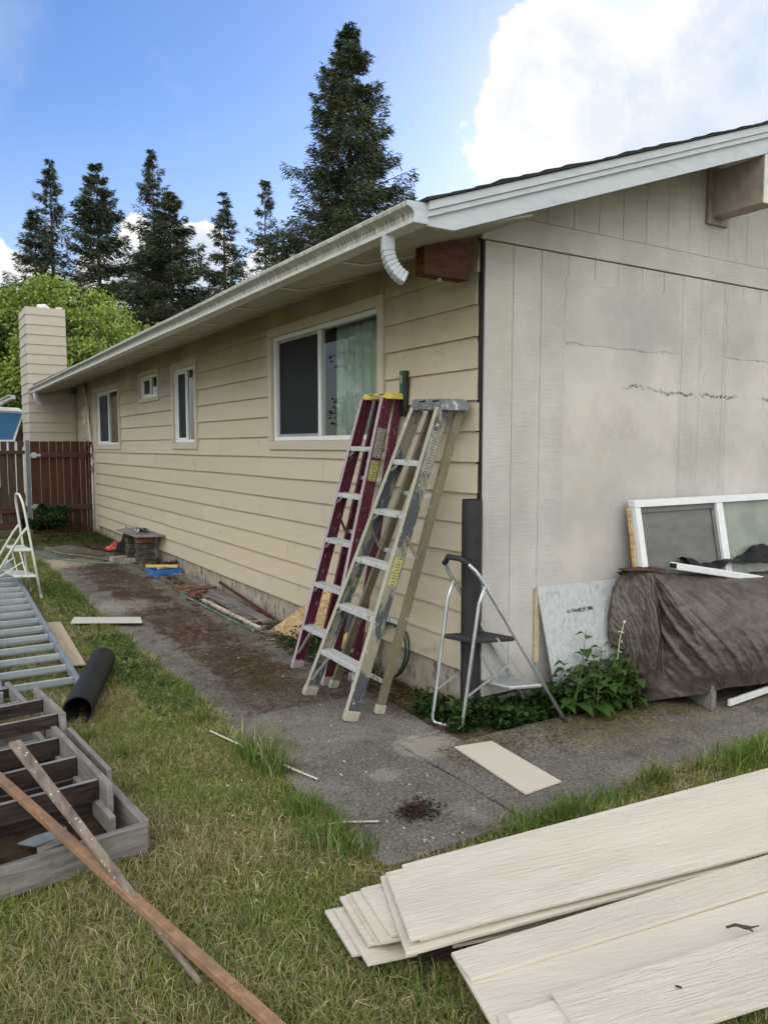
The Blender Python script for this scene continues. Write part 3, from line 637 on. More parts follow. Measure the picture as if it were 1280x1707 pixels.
# gutter
gp_ = [(0, 0), (-.085, 0), (-.086, .018), (-.078, .023), (-.079, .045), (-.092, .060), (-.116, .071), (-.118, .093), (-.108, .093), (-.106, .080), (0, .080)]
def gutter(x0, z0, y0, y1, drop=.0042):
    mb = MB(); n = len(gp_); rs = 24; vs = []
    for i in range(rs+1):
        y = y0+(y1-y0)*i/rs; vs += [(x0+px_+.0015*math.sin(y*3+2*pz), y, z0+pz-drop*y+.0015*math.sin(y*1.7)) for px_, pz in gp_]
    fs = [(i*n+q, i*n+(q+1) % n, (i+1)*n+(q+1) % n, (i+1)*n+q) for i in range(rs) for q in range(n)]
    mb.add(vs, fs+[tuple(range(n-1, -1, -1)), tuple(rs*n+q for q in range(n))]); return obj('gutter', mb, M['gutter'], house)
g1 = gutter(-.672, 2.602, -.40, 12.1)
mb = MB(); mb.prism([(-.672+x, -.4085, 2.6037+z) for x, z in gp_[:8]]+[(-.672, -.4085, 2.6037+.095)], (0, .007, 0)); obj('end_cap', mb, M['white_trim'], g1, bevel=.001)
gutter(-.80, 2.60, 13.9, 16.5)
# downspout elbow: corrugated rectangular tube curving inwards
def elbow(P0, m, s=1.0, turn=(1, 0)):
    mb = MB(); n = 60; rows = []
    for i in range(n+1):
        t = i/n; 
        if t < .2: c_ = V(0, 0, -.30*t*s); ang = 0
        else:
            u = (t-.2)/.8; R_ = .145*s; ang = u*math.radians(66); c_ = V(R_*(1-math.cos(ang)), 0, -.06*s-R_*math.sin(ang)*1.12)
        d = V(math.sin(ang), 0, -math.cos(ang)); nrm = V(math.cos(ang), 0, math.sin(ang))
        rip = .0040*(1 if (i % 6 == 0) else 0) if t > .2 else 0
        a_, b_ = (.029-rip)*s, (.042-rip)*s
        rows.append([V(*P0)+V((c_+nrm*px_*a_)[0]*turn[0], (c_+nrm*px_*a_)[0]*turn[1], (c_+nrm*px_*a_)[2])+V(-turn[1], turn[0], 0)*py_*b_ for px_, py_ in ((-1, -.8), (-.8, -1), (.8, -1), (1, -.8), (1, .8), (.8, 1), (-.8, 1), (-1, .8))])
    vs = [p for r in rows for p in r]; fs = [(i*8+q, i*8+(q+1) % 8, (i+1)*8+(q+1) % 8, (i+1)*8+q) for i in range(n) for q in range(8)]
    mb.add(vs, fs); o = obj('downspout_elbow', mb, m, house); sm = o.modifiers.new('s', 'SOLIDIFY'); sm.thickness = .0015
elbow((-.722, -.135, 2.612), M['white_trim'], 1.0, (.92, -.39))
elbow((-.72, 11.75, 2.57), M['white_trim'], 1.1, (.8, .2))
# bare beam stub under the eave and its neighbour; painted gable beam
mb = MB(); mb.box((-.375, .052, 2.500), (-.075, .135, 2.70)); obj('beam', mb, M['beam_red'], house, bevel=.003)
mb = MB(); mb.tube([(-.24, .10, 2.50), (-.24, .10, 2.486)], .012, 10); obj('bolt', mb, M['white_trim'], house)
mb = MB(); mb.prism([(1.935, -.398, 3.13), (2.075, -.398, 3.13), (2.075, -.398, 3.47), (1.935, -.398, 3.424)], (0, .006, 0)); bm = obj('beam_end', mb, M['beam_end'], house)
mb = MB(); mb.prism([(1.935, -.3915, 3.13), (2.075, -.3915, 3.13), (2.075, -.3915, 3.46), (1.935, -.3915, 3.424)], (0, .382, 0)); obj('beam', mb, M['beam_paint'], house, bevel=.003)
mb = MB(); mb.box((1.895, -.030, 3.085), (2.115, -.005, 3.46)); obj('beam_collar', mb, M['beam_paint'], house, bevel=.003)
# chimney with lap siding on two faces
YC, XL, XR = 12.15, -.775, -.10
ch = MB(); ch.box((XL+.02, YC+.02, 0), (.6, 13.1, 2.56)); ch.box((XL+.02, YC+.02, 2.565), (XR-.01, 13.1, 4.10)); ch = obj('chimney', ch, M['chim'], house)
kk = 0; z = .43
while z < 4.12:
    h = min(.178, 4.125-z); rgt = .02 if z < 2.45 else XR+.004*0
    mb = MB(); mb.prism([(XL-.012, YC-.004, z), (XL-.012, YC-.004-.0, z+.001), (rgt, YC-.004, z+.001), (rgt, YC-.004, z)], (0, .001, 0)) if False else None
    mb = MB(); y_b, y_t = YC-.010, YC+.004
    mb.add([(XL-.012, y_b, z), (rgt, y_b, z), (rgt, YC+.02, z), (XL-.012, YC+.02, z), (XL, y_t, z+h+.003), (rgt, y_t, z+h+.003), (rgt, YC+.02, z+h+.003), (XL, YC+.02, z+h+.003)],
           [(0,3,2,1),(4,5,6,7),(0,1,5,4),(1,2,6,5),(2,3,7,6),(3,0,4,7)]); obj('siding_board', mb, M['chim'], ch)
    mb = MB(); mb.add([(XL-.014, YC-.008, z), (XL+.02, YC+.021, z), (XL+.02, 13.1, z), (XL-.014, 13.1, z), (XL+.0, YC+.004, z+h+.003), (XL+.02, YC+.021, z+h+.003), (XL+.02, 13.1, z+h+.003), (XL, 13.1, z+h+.003)],
           [(0,3,2,1),(4,5,6,7),(0,1,5,4),(1,2,6,5),(2,3,7,6),(3,0,4,7)]); obj('siding_board', mb, M['chim'], ch)
    z += .178
mb = MB(); mb.box((XL+.05, YC+.05, 4.10), (XR-.08, 13.05, 4.135)); mb.tube([(-.50, 12.5, 4.135), (-.49, 12.5, 4.17), (-.40, 12.5, 4.19), (-.32, 12.5, 4.15)], [.05, .08, .07, .04], 8); mb.box((-.24, 12.2, 4.12), (-.14, 12.35, 4.17))
obj('chimney_cap', mb, M['beam_end'], ch, bevel=.01)
# recessed wall between the long wall and the chimney
XR2 = .06
mb = MB(); mb.box((XR2+.02, 10.26, 0), (XR2+.1, YC+1, 2.8)); obj('wall', mb, M['chim'], house)
z = .3
while z < 2.7:
    mb = MB(); mb.prism([(XR2+.018, 10.345, z), (XR2-.006, 10.345, z), (XR2+.008, 10.345, z+.183), (XR2+.018, 10.345, z+.183)], (0, YC+.02-10.345, 0)); obj('siding_board', mb, M['chim'], house); z += .180
# meter box, conduits
mb = MB(); mb.box((-.03, 11.0, 1.98), (XR2-.008, 11.18, 2.28)); mb.tube([(-.05, 11.09, 2.16), (.02, 11.09, 2.16)], .075, 14); obj('meter_box', mb, M['pvc'], house, bevel=.006)
mb = MB(); mb.box((-.02, 10.75, 1.80), (XR2-.008, 10.9, 1.98)); obj('meter_box', mb, M['casing'], house, bevel=.004)
mb = MB(); mb.tube([(.02, 11.09, 2.26), (.02, 11.09, 2.70)], .018, 8); obj('conduit', mb, M['black'], house)
mb = MB(); mb.tube([(-.05, 10.85, 2.66), (-.055, 10.62, 2.2), (-.06, 10.42, 1.7), (-.06, 10.36, 1.3), (-.06, 10.36, .1)], .019, 8); obj('conduit', mb, M['pvc'], house, smooth=True)

# ------------------------------------------------------------------ fence and gate
FY = 10.42
gate = thing('fence_gate', 'red brown board gate hinged on a metal post beside the house', 'gate', (-.55, FY, .1))
xs_ = [-1.012, -.862, -.722, -.610, -.508, -.385, -.240, -.150, -.098]
for i in range(8):
    mb = MB(); mb.box((xs_[i]+.004, FY, .13), (xs_[i+1]-.004, FY+.018, 1.672-.006*random.random())); obj('board', mb, M['fence'], gate, bevel=.002, seg=1)
for z in (1.40, .52):
    mb = MB(); mb.box((-1.01, FY-.040, z), (-.100, FY-.002, z+.085)); obj('rail', mb, M['fence_rail'], gate, bevel=.003)
for z in (1.395, .545):
    mb = MB(); mb.box((-1.03, FY-.052, z+.025), (-.86, FY-.0405, z+.065)); mb.box((-1.0, FY-.056, z+.0), (-.93, FY-.0525, z+.09)); obj('hinge', mb, M['alu'], gate)
mb = MB(); mb.box((-1.075, FY-.03, 0), (-1.020, FY+.03, 1.685)); gp1 = top('gate_post', mb, M['steel_post'], 'dark grey metal post the red brown gate is hinged on', 'post', bevel=.004)
mb = MB(); mb.box((-.092, FY-.03, .05), (-.035, FY+.04, 1.66)); top('fence_post', mb, M['fence'], 'dark wooden post between the gate and the house corner', 'post', bevel=.004)
fence = thing('fence', 'old dark board fence with slatted top left of the metal gate post', 'fence', (-2.6, 10.46, .1))
x = -1.12; i = 0
while x > -6.5:
    w = .105+random.uniform(-.01, .01); mb = MB(); mb.box((x-w, 10.46, .3), (x, 10.478, 1.46)); obj('board', mb, M['fence_dark'], fence, bevel=.002, seg=1)
    mb = MB(); mb.box((x-w*.78, 10.46, 1.50), (x, 10.475, 1.665)); obj('slat', mb, M['fence_dark'], fence, bevel=.002, seg=1)
    x -= w+random.choice([.006, .010, .016]); i += 1
for z, h in ((1.455, .06), (.50, .085), (.22, .12)):
    mb = MB(); mb.box((-6.5, 10.41, z), (-1.09, 10.457, z+h)); obj('rail', mb, M['fence_rail'], fence, bevel=.003)
mb = MB(); mb.tube([(-.14+.09*math.cos(t)+.02*math.sin(3*t), FY-.07+.02*math.sin(t*1.7), 1.52+.17*math.sin(t)-.012*t+.05*math.sin(t*.37)) for t in np.linspace(0, 34, 200)], .0055, 5)
top('cable_coil', mb, M['red_cable'], 'reddish cable bundle hung over the gate top by the house corner', 'cable', smooth=True)
# beyond the fence: parked vehicle windscreen and pale shed
car = thing('parked_vehicle', 'white vehicle with blue reflecting windscreen behind the fence', 'vehicle', (-1.4, 16.5, .1))
mb = MB(); mb.prism([(-3.4, 16, .5), (-.35, 16, .5), (-.32, 16, 1.45), (-.60, 16, 1.72), (-.38, 16, 2.38), (-.5, 16, 2.46), (-2.9, 16, 2.55), (-3.4, 16, 1.6)], (0, 1.8, 0)); obj('body', mb, M['vinyl'], car, bevel=.03)
mb = MB(); mb.prism([(-.95, 15.985, 1.74), (-.66, 15.985, 1.74), (-.44, 15.985, 2.33), (-2.6, 15.985, 2.42), (-2.6, 15.985, 1.74)], (0, .01, 0))
k = MT('windscreen_glass', .05, .8); k.color((.05, .16, .34)); M['wind'] = k.m
obj('windscreen', mb, M['wind'], car)
for (wx, wy) in ((-2.9, 15.95), (-1.2, 15.95), (-2.9, 17.8), (-1.2, 17.8)):
    mb = MB(); mb.tube([(wx, wy, .45), (wx, wy+.2, .45)], .33, 20); obj('wheel', mb, M['rubber'], car)
mb = MB(); mb.tube([(-.95, 15.97, 1.70), (-.63, 15.97, 1.70), (-.41, 15.97, 2.38), (-2.6, 15.97, 2.46)], .022, 6); obj('windscreen_frame', mb, M['vinyl'], car)

# ------------------------------------------------------------------ ladders
def unit(v): v = V(*v); return v/np.linalg.norm(v)
def channel(mb, a, b, wd, dp, open_dir, depth_dir, t=.004):
    """C-section rail: web on the outer side, two flanges towards open_dir"""
    o_ = unit(open_dir); d_ = unit(depth_dir)
    mb.bar(a, b, o_*t/2, d_*dp/2)
    for s in (-1, 1):
        c = d_*s*(dp/2-t/2)+o_*(wd/2+t/2); mb.bar(V(*a)+c, V(*b)+c, o_*wd/2, d_*t/2)
def stepladder(name, label, feet, tops, cap, mats, nsteps=5, cap_h=.065, stickers=(), group=None):
    FL, FR, BL, BR = [V(*p) for p in feet]; TL, TR, UL, UR = [V(*p) for p in tops]
    t = thing(name, label, 'ladder', tuple((FL+FR+BL+BR)/4), group)
    wdir = unit(FL-FR)                                 # towards the far side
    for a, b, s in ((FL, TL, -1), (FR, TR, 1)):
        d = unit(b-a); dep = unit(np.cross(wdir, d)); 
        if dep[0] > 0: dep = -dep
        op = unit(np.cross(d, dep))
        if op@wdir*s < 0: op = -op
        mb = MB(); channel(mb, a, b, .028, .078, op, dep); rl = obj('front_rail', mb, mats['rail'], t, bevel=.0015, seg=1)
        mb = MB(); mb.bar(a+dep*.0405, b+dep*.0405, op*.016, dep*.0012) if False else mb.bar(a+dep*.0402+op*.014, b+dep*.0402+op*.014, op*.0165, dep*.0012); obj('rail_edge', mb, mats['edge'], rl)
        mb = MB(); mb.bar(a-d*.006+op*.012, a+d*.055+op*.012, op*.020, dep*.044); obj('foot', mb, mats['foot'], rl, bevel=.003)
    for a, b, s in ((BL, UL, -1), (BR, UR, 1)):
        d = unit(b-a); dep = unit(np.cross(wdir, d)); 
        if dep[0] > 0: dep = -dep
        op = unit(np.cross(d, dep))
        if op@wdir*s < 0: op = -op
        mb = MB(); channel(mb, a, b, .024, .05, op, dep); rl = obj('rear_rail', mb, mats['rear'], t, bevel=.0015, seg=1)
        mb = MB(); mb.bar(a-d*.004+op*.010, a+d*.05+op*.010, op*.017, dep*.030); obj('foot', mb, mats['foot'], rl, bevel=.003)
    for i in range(nsteps):
        q = (i+1)/(nsteps+1)*1.0+.0; a = FL+(TL-FL)*q; b = FR+(TR-FR)*q
        w = unit(b-a); mb = MB(); h_ = V(.041, 0, 0); a2 = a+w*.006; b2 = b-w*.006
        u = V(.040, 0, 0); mb.bar(a2, b2, u, (0, 0, .003)); mb.bar(a2+V(-.041, 0, -.012), b2+V(-.041, 0, -.012), (.0015, 0, 0), (0, 0, .0145)); mb.bar(a2+V(.041, 0, -.010), b2+V(.041, 0, -.010), (.0015, 0, 0), (0, 0, .012))
        st = obj('step', mb, mats['step'], t, bevel=.002, seg=1)
        if i in (0, nsteps-1) or True:
            ln = .22 if i == 0 else .07
            for (p, f, s) in ((a, FL, 1), (b, FR, -1)):
                p1 = p+w*s*(.11 if i == 0 else .05)+V(-.02, 0, -.02); p2 = p+unit(f-p)*ln+w*s*.012+V(-.02, 0, 0)
                mb = MB(); mb.bar(p1, p2, (.010, 0, 0), (0, 0, .002)); obj('brace', mb, mats['step'], st)
    for q in (.10, .30, .52, .72):
        a = BL+(UL-BL)*q; b = BR+(UR-BR)*q; mb = MB(); mb.bar(a, b, (.004, 0, 0), (0, 0, .013)); obj('crossbar', mb, mats['step'], t)
    for (a, b, c_, d_) in ((FL, TL, BL, UL), (FR, TR, BR, UR)):
        p1 = a+(b-a)*.60; p2 = c_+(d_-c_)*.60; mb = MB(); mid = (p1+p2)/2+V(0, 0, -.14); mb.bar(p1, mid, (.0, .002, 0), (.008, 0, .004)); mb.bar(mid, p2, (0, .002, 0), (.008, 0, .004)); obj('spreader', mb, mats['rear'], t)
    # cap: tapered lid
    c0, c1, c2, c3 = [V(*p) for p in cap]              # front-left, front-right, back-right, back-left at the lower rim
    ctr = (c0+c1+c2+c3)/4; up = V(0, 0, cap_h)
    lo = [c0, c1, c2, c3]; hi = [ctr+(p-ctr)*.90+up for p in lo]
    mb = MB(); mb.add(lo+hi, [(3,2,1,0),(4,5,6,7),(0,1,5,4),(1,2,6,5),(2,3,7,6),(3,0,4,7)]); cp = obj('cap', mb, mats['cap'], t, bevel=.006, seg=3)
    # slots and a raised oval on the front of the cap
    fn = unit(np.cross(c1-c0, up)); 
    if fn[0] > 0: fn = -fn
    fdir = unit(c1-c0); L_ = np.linalg.norm(c1-c0)
    slope = (ctr+(c0-ctr)*.90+up)-c0
    for q in (.30, .66):
        p = c0+(c1-c0)*q+slope*.80+fn*.0015; mb = MB(); mb.bar(p-fdir*.027, p+fdir*.027, fn*.003, slope*.055); obj('slot', mb, M['black_hole'], cp)
    ring = []
    for th in np.linspace(0, 2*math.pi, 25): ring.append(c0+(c1-c0)*.5+slope*.38+fdir*.075*math.cos(th)+slope*.27*math.sin(th)+fn*.003)
    mb = MB(); mb.tube(ring, .0016, 5, cap=False); obj('emblem', mb, M['label_grey'], cp)
    for s in (-1, 0, 1):
        p = c0+(c1-c0)*.5+slope*.38+fdir*.025*s+fn*.003; mb = MB(); mb.bar(p-slope*.13-fdir*.006, p+slope*.13+fdir*.004, fn*.0012, fdir*.004); mb.bar(p-fdir*.010, p+fdir*.010, fn*.0012, slope*.04); obj('emblem', mb, M['label_grey'], cp)
    # rating stickers on the outer web of the near front rail
    d = unit(TR-FR); dep = unit(np.cross(wdir, d)); dep = -dep if dep[0] > 0 else dep; out = unit(np.cross(d, dep)); out = -out if out@wdir > 0 else out
    for (q0, q1, m_) in stickers:
        p0 = FR+(TR-FR)*q0; p1 = FR+(TR-FR)*q1; mb = MB(); mb.bar(p0+out*.0030, p1+out*.0030, out*.0006, dep*.030); obj('sticker', mb, m_, t)
        L_ = np.linalg.norm(p1-p0); n_ = int(L_/.016)
        mb = MB()
        for r in range(n_):
            pc = p0+(p1-p0)*(r+.5)/n_; w_ = random.uniform(.012, .024); mb.bar(pc-dep*w_, pc+dep*w_*random.uniform(.3, 1), out*.0042, d*.0022)
        obj('print', mb, M['print'], t)
    return t
mats_b = dict(rail=M['fib_beige'], edge=M['fib_beige_edge'], rear=M['fib_beige_in'], step=M['alu_paint'], cap=M['grey_cap'], foot=M['fib_beige_edge'])
mats_r = dict(rail=M['fib_red'], edge=M['fib_red_edge'], rear=M['fib_red'], step=M['alu_paint'], cap=M['yellow_cap'], foot=M['fib_red_edge'])
stepladder('stepladder', 'khaki fibreglass stepladder with grimy grey cap leaning folded against the siding', [(-.650, .93, .012), (-.660, .36, .008), (-.455, .97, .012), (-.455, .375, .008)],
           [(-.195, .385, 1.80), (-.200, .105, 1.79), (-.085, .375, 1.80), (-.085, .10, 1.79)], [(-.215, .425, 1.795), (-.215, .065, 1.782), (-.052, .060, 1.780), (-.052, .415, 1.792)], mats_b,
           stickers=((.80, .93, M['label_grey']), (.44, .53, M['label_yellow'])))
stepladder('stepladder', 'maroon fibreglass stepladder with yellow cap, behind the khaki one', [(-.455, 1.52, .008), (-.46, 1.02, .008), (-.27, 1.53, .008), (-.27, 1.02, .008)],
           [(-.135, 1.07, 1.895), (-.14, .785, 1.885), (-.045, 1.06, 1.895), (-.045, .79, 1.885)], [(-.152, 1.105, 1.890), (-.152, .738, 1.882), (-.012, .735, 1.880), (-.012, 1.10, 1.888)], mats_r, cap_h=.04,
           stickers=((.80, .90, M['label_grey']), (.72, .79, M['label_yellow'])))
# green and black tool upright behind the cap of the maroon ladder
tl = thing('paint_tool', 'narrow green and black tool standing upright against the siding behind the ladder caps', 'tool', (-.04, .765, 1.78))
mb = MB(); mb.box((-.052, .748, 1.925), (-.026, .792, 2.065)); obj('body', mb, M['green_tool'], tl, bevel=.004)
mb = MB(); mb.box((-.0535, .758, 1.985), (-.0522, .782, 2.035)); obj('label_patch', mb, M['label_grey'], tl)
mb = MB(); mb.box((-.056, .718, 1.80), (-.025, .747, 2.063)); mb.box((-.050, .7475, 1.775), (-.025, .785, 1.922)); obj('sleeve', mb, M['black'], tl, bevel=.004)

# roll of tar paper standing in the corner
mb = MB(); n = 28; R_ = .056; cx_, cy_ = -.078, .0
for r_, nm in ((R_, 0),): mb.tube([(cx_, cy_, .11), (cx_, cy_, .7), (cx_, cy_, 1.285)], r_, n, cap=False)
mb.tube([(cx_, cy_, .05), (cx_, cy_, 1.27)], R_-.014, n, cap=True)
vs = []; 
for i in range(n): t = 2*math.pi*i/n; vs += [(cx_+R_*math.cos(t), cy_+R_*math.sin(t), 1.285), (cx_+(R_-.014)*math.cos(t), cy_+(R_-.014)*math.sin(t), 1.285)]
mb.add(vs, [(2*i, 2*i+1, (2*i+3) % (2*n), (2*i+2) % (2*n)) for i in range(n)])
top('tar_paper_roll', mb, M['tar'], 'tall black roll of building paper standing upright at the house corner', 'roll', smooth=False)

# folding step stools
def stool(name, label, RN, RF, FN, FF, HN, HF, m, tread_m, grip, jn=.80, tz=.46, sz=.24, scale=1.0):
    RN, RF, FN, FF, HN, HF = [V(*p) for p in (RN, RF, FN, FF, HN, HF)]
    t = thing(name, label, 'step stool', tuple((RN+RF+FN+FF)/4)); r = .011*scale
    # main frame: two rails and a rounded handle
    up = V(0, 0, .10*scale); lean = unit(HN-FN)
    hn2 = HN+lean*.09*scale; hf2 = HF+lean*.09*scale; mid = (hn2+hf2)/2+lean*.035*scale
    pts = [FN, FN+(HN-FN)*.5, HN, HN+lean*.05*scale+(HF-HN)*.03, hn2+(HF-HN)*.14, mid+(HN-HF)*.2, mid+(HF-HN)*.2, hf2+(HN-HF)*.14, HF+lean*.05*scale+(HN-HF)*.03, HF, FF+(HF-FF)*.5, FF]
    mb = MB(); mb.tube(pts, r, 10); obj('main_frame', mb, m, t, smooth=True)
    if grip:
        mb = MB(); mb.tube([hn2+(HF-HN)*.14, mid+(HN-HF)*.2, mid+(HF-HN)*.2, hf2+(HN-HF)*.14, hf2+(HN-HF)*.03-lean*.02], r*1.5, 10); obj('grip', mb, M['rubber'], t, smooth=True)
    JN = FN+(HN-FN)*jn; JF = FF+(HF-FF)*jn
    # rear frame joined at J, bent near the top, with a floor bar
    kn = JN+(RN-JN)*.12+(RN-FN)*.03; kf = JF+(RF-JF)*.12+(RF-FF)*.03
    mb = MB(); mb.tube([JN, kn, RN+V(0, 0, .03), RN+(RF-RN)*.08+V(0, 0, .006), RF+(RN-RF)*.08+V(0, 0, .006), RF+V(0, 0, .03), kf, JF], r*.95, 10); obj('rear_frame', mb, m, t, smooth=True)
    for p, d in ((FN, unit(HN-FN)), (FF, unit(HF-FF))):
        mb = MB(); mb.tube([p-d*.004, p+d*.035], r*1.25, 10); obj('foot', mb, M['rubber'] if grip else m, t)
    # treads
    def rail_at(a, b, z): return a+(b-a)*((z-a[2])/(b[2]-a[2]))
    fn_, ff_ = rail_at(FN, HN, tz), rail_at(FF, HF, tz); rn_, rf_ = rail_at(RN, JN, tz), rail_at(RF, JF, tz)
    rn_ = rn_+(rn_-fn_)*.06; rf_ = rf_+(rf_-ff_)*.06
    mb = MB(); mb.prism([p-V(0, 0, .028*scale) for p in (rn_, fn_, ff_, rf_)], (0, 0, .028*scale)); obj('tread', mb, tread_m, t, bevel=.008, seg=2)
    a, b = rail_at(FN, HN, sz), rail_at(FF, HF, sz); dd = (rn_-fn_); dd[2] = 0; dd = dd/np.linalg.norm(dd)*.20*scale
    mb = MB(); mb.prism([p-V(0, 0, .022*scale) for p in (a+dd, a, b, b+dd)], (0, 0, .022*scale)); obj('tread', mb, tread_m if not grip else m, t, bevel=.006)
    for (f_, h_, r_, s_) in ((FN, HN, RN, a), (FF, HF, RF, b)):
        p1 = rail_at(f_, h_, tz)+dd*.55; p2 = s_+dd*.45; mb = MB(); mb.bar(p1, p2, unit(np.cross(dd, V(0, 0, 1)))*.002, unit(dd)*.007)
        jj = JN if r_ is RN else JF; p3 = rail_at(r_, jj, sz*.85); p4 = (p1+p2)/2; mb.bar(p3, p4, unit(np.cross(dd, V(0, 0, 1)))*.002, (0, 0, .007)); obj('brace', mb, m, t)
stool('step_stool', 'bare aluminium folding step stool with tall handle at the house corner', (-.215, -.106, .006), (-.281, .085, .006), (.387, -.294, 0), (.32, -.095, 0), (-.118, -.138, .855), (-.185, .06, .865),
      M['alu'], M['rubber'], True, jn=.955, tz=.52, sz=.235)
WS = V(-1.66, 5.05, .045)
stool('step_stool', 'cream enamelled step stool with high loop handle standing on the lawn', (-2.16, 5.25, .05), (-2.16, 5.68, .05), (-1.652, 4.992, .044), (-1.70, 5.42, .05), (-1.765, 5.12, .95), (-1.80, 5.42, .955),
      M['cream_metal'], M['cream_metal'], False, jn=.80, tz=.55, sz=.28, scale=1.15)

# aluminium extension ladder flat on the lawn
al = thing('extension_ladder', 'long aluminium extension ladder lying flat on the lawn at left', 'ladder', (-2.1, 4, .03))
A0 = V(-1.915, 1.55, .10); A1 = V(-1.775, 6.75, .17); Lw = V(-.44, 0, 0)
for off in (V(0, 0, 0), Lw):
    mb = MB(); mb.bar(A0+off, A1+off, (.014, 0, 0), (0, 0, .036)); obj('rail', mb, M['alu'], al, bevel=.004)
    mb = MB(); mb.bar(A0+off+V(.03, .3, -.055), A1+off+V(.03, -.6, -.055), (.010, 0, 0), (0, 0, .030)); obj('rail', mb, M['alu_rung'], al, bevel=.004)
for i in range(17):
    q = (i+.5)/17; p = A0+(A1-A0)*q
    mb = MB(); mb.bar(p+V(-.014, 0, 0), p+Lw+V(.014, 0, 0), (0, .009, 0), (0, 0, .021)); obj('rung', mb, M['alu_rung'], al, bevel=.004)
    if i < 15: mb = MB(); mb.bar(p+V(.02, .17, -.065), p+Lw+V(.05, .17, -.065), (0, .008, 0), (0, 0, .012)); obj('rung', mb, M['alu_rung'], al, bevel=.003)
mb = MB(); mb.bar(A0+V(.012, -.11, -.045), A0+V(.012, .03, -.03), (.030, 0, 0), (0, 0, .045)); obj('foot', mb, M['rubber'], al, bevel=.006)
mb = MB(); mb.bar(A1+V(-.0, .03, .02), A1+V(.0, .03, .10), (.012, 0, 0), (0, .006, 0)); obj('bracket', mb, M['alu'], al)

# wooden folding loft ladder on a timber frame, lower left
fr_ = thing('timber_frame', 'grey weathered timber frame lying on the lawn under the loft ladder', 'frame', (-2.4, .1, 0))
def plank_(a, b, th, h, m, parent, name='board'):
    a = V(*a); b = V(*b); d = unit(b-a); s = unit(np.cross(d, V(0, 0, 1))); mb = MB(); mb.bar(a, b, s*th/2, (0, 0, h/2)); return obj(name, mb, m, parent, bevel=.003)
LO, LX, LY = V(-2.03, -.41, 0), V(.994, .105, 0), V(-.105, .994, 0)
def lc(x, y, z): return LO+LX*x+LY*y+V(0, 0, z)
plank_(lc(-.012, -.040, .055), lc(-1.3, -.040, .055), .034, .115, M['grey_wood_x'], fr_)
plank_(lc(-.010, -.022, .060), lc(-.006, 1.45, .066), .034, .105, M['grey_wood_y'], fr_)
plank_(lc(-.03, 1.40, .060), lc(-1.2, 1.40, .060), .03, .09, M['grey_wood_x'], fr_)
mb = MB(); mb.prism([lc(-.02, -.03, -.045), lc(-.02, 1.39, -.045), lc(-1.1, 1.39, -.045), lc(-1.1, -.03, -.045)], (0, 0, .03)); tag(obj('bare_soil', mb, M['soil']), kind='structure')
ll = thing('loft_ladder', 'folded wooden loft ladder with dark treads stacked on the timber frame', 'ladder', (-2.4, .5, .1))
def section(y0, y1, xr, wid, z0, z1, ty, depth=.1, th=.026):
    for xx in (xr, xr-wid): plank_(lc(xx, y0, z0-depth/2), lc(xx, y1, z1-depth/2), th, depth, M['grey_wood_y'], ll, 'rail')
    for y in ty:
        zt = z0+(z1-z0)*(y-y0)/(y1-y0); plank_(lc(xr-.015, y, zt-depth*.42-.006), lc(xr-wid+.015, y, zt-depth*.42-.006), .024, depth*.72, M['dark_tread'], ll, 'tread')
section(.185, 1.02, -.074, .50, .205, .205, (.30, .60, .885), .125)
section(1.00, 1.53, -.030, .56, .265, .262, (1.055, 1.34), .095)
section(.10, 1.30, -.095, .45, .105, .105, (.33, .60, .90, 1.18), .075)
section(1.6, 2.1, -.06, .5, .16, .16, (1.7, 2.0), .08)
plank_(lc(-.020, .36, .165), lc(-.012, .98, .165), .022, .06, M['grey_wood_y'], ll, 'side_slat')
plank_(lc(-.085, .19, .03), lc(-.085, .19, .12), .03, .05, M['grey_wood_y'], ll, 'rail_end')
mb = MB(); a = G(60, 1450, .03); mb.prism([G(30, 1408, .03), G(60, 1395, .03), G(110, 1380, .03), G(115, 1392, .03), G(60, 1412, .03)], (0, 0, .006)); top('broken_slat', mb, M['alu_rung'], 'grey pointed metal scrap lying inside the timber frame', 'scrap')
mb = MB(); mb.prism([G(62, 1418, .04), G(105, 1400, .04), G(108, 1408, .04), G(64, 1428, .04)], (0, 0, .012)); top('wood_scrap', mb, M['grey_wood_x'], 'pale splintered wood scrap inside the timber frame', 'scrap')
# the two long stakes
def stick(pts, w, h, m, name, label, cat, bevel=.003, w2=None):
    mb = MB(); pts = [V(*p) for p in pts]
    for i in range(len(pts)-1):
        pass
    n = len(pts); rows = []
    for i, p in enumerate(pts):
        d = unit(pts[min(i+1, n-1)]-pts[max(i-1, 0)]); s = unit(np.cross(d, V(0, 0, 1))); u = unit(np.cross(s, d)); ww = w+(0 if w2 is None else (w2-w)*i/(n-1))
        rows.append([p-s*ww/2-u*h/2, p+s*ww/2-u*h/2, p+s*ww/2+u*h/2, p-s*ww/2+u*h/2])
    vs = [q for r in rows for q in r]; fs = [(i*4+q, i*4+(q+1) % 4, (i+1)*4+(q+1) % 4, (i+1)*4+q) for i in range(n-1) for q in range(4)]
    mb.add(vs, fs+[(3, 2, 1, 0), tuple((n-1)*4+q for q in range(4))]); return top(name, mb, m, label, cat, bevel=bevel)
P0 = G(-90, 1236, .30); P1 = G(112, 1398, .155); P2 = G(462, 1712, .035)
P0b = P1+(P1-P2)*.75
stick([P0b, P1+(P1-P2)*.3, P1, P1+(P2-P1)*.5, P2, P2+(P2-P1)*.12], .034, .026, M['orange_wood'], 'wooden_stake', 'long orange brown wooden stake slanting across the lower left lawn', 'stake')
Q1 = G(100, 1335, .255); Q2 = G(335, 1640, .012); Q0 = Q1+(Q1-Q2)*.45
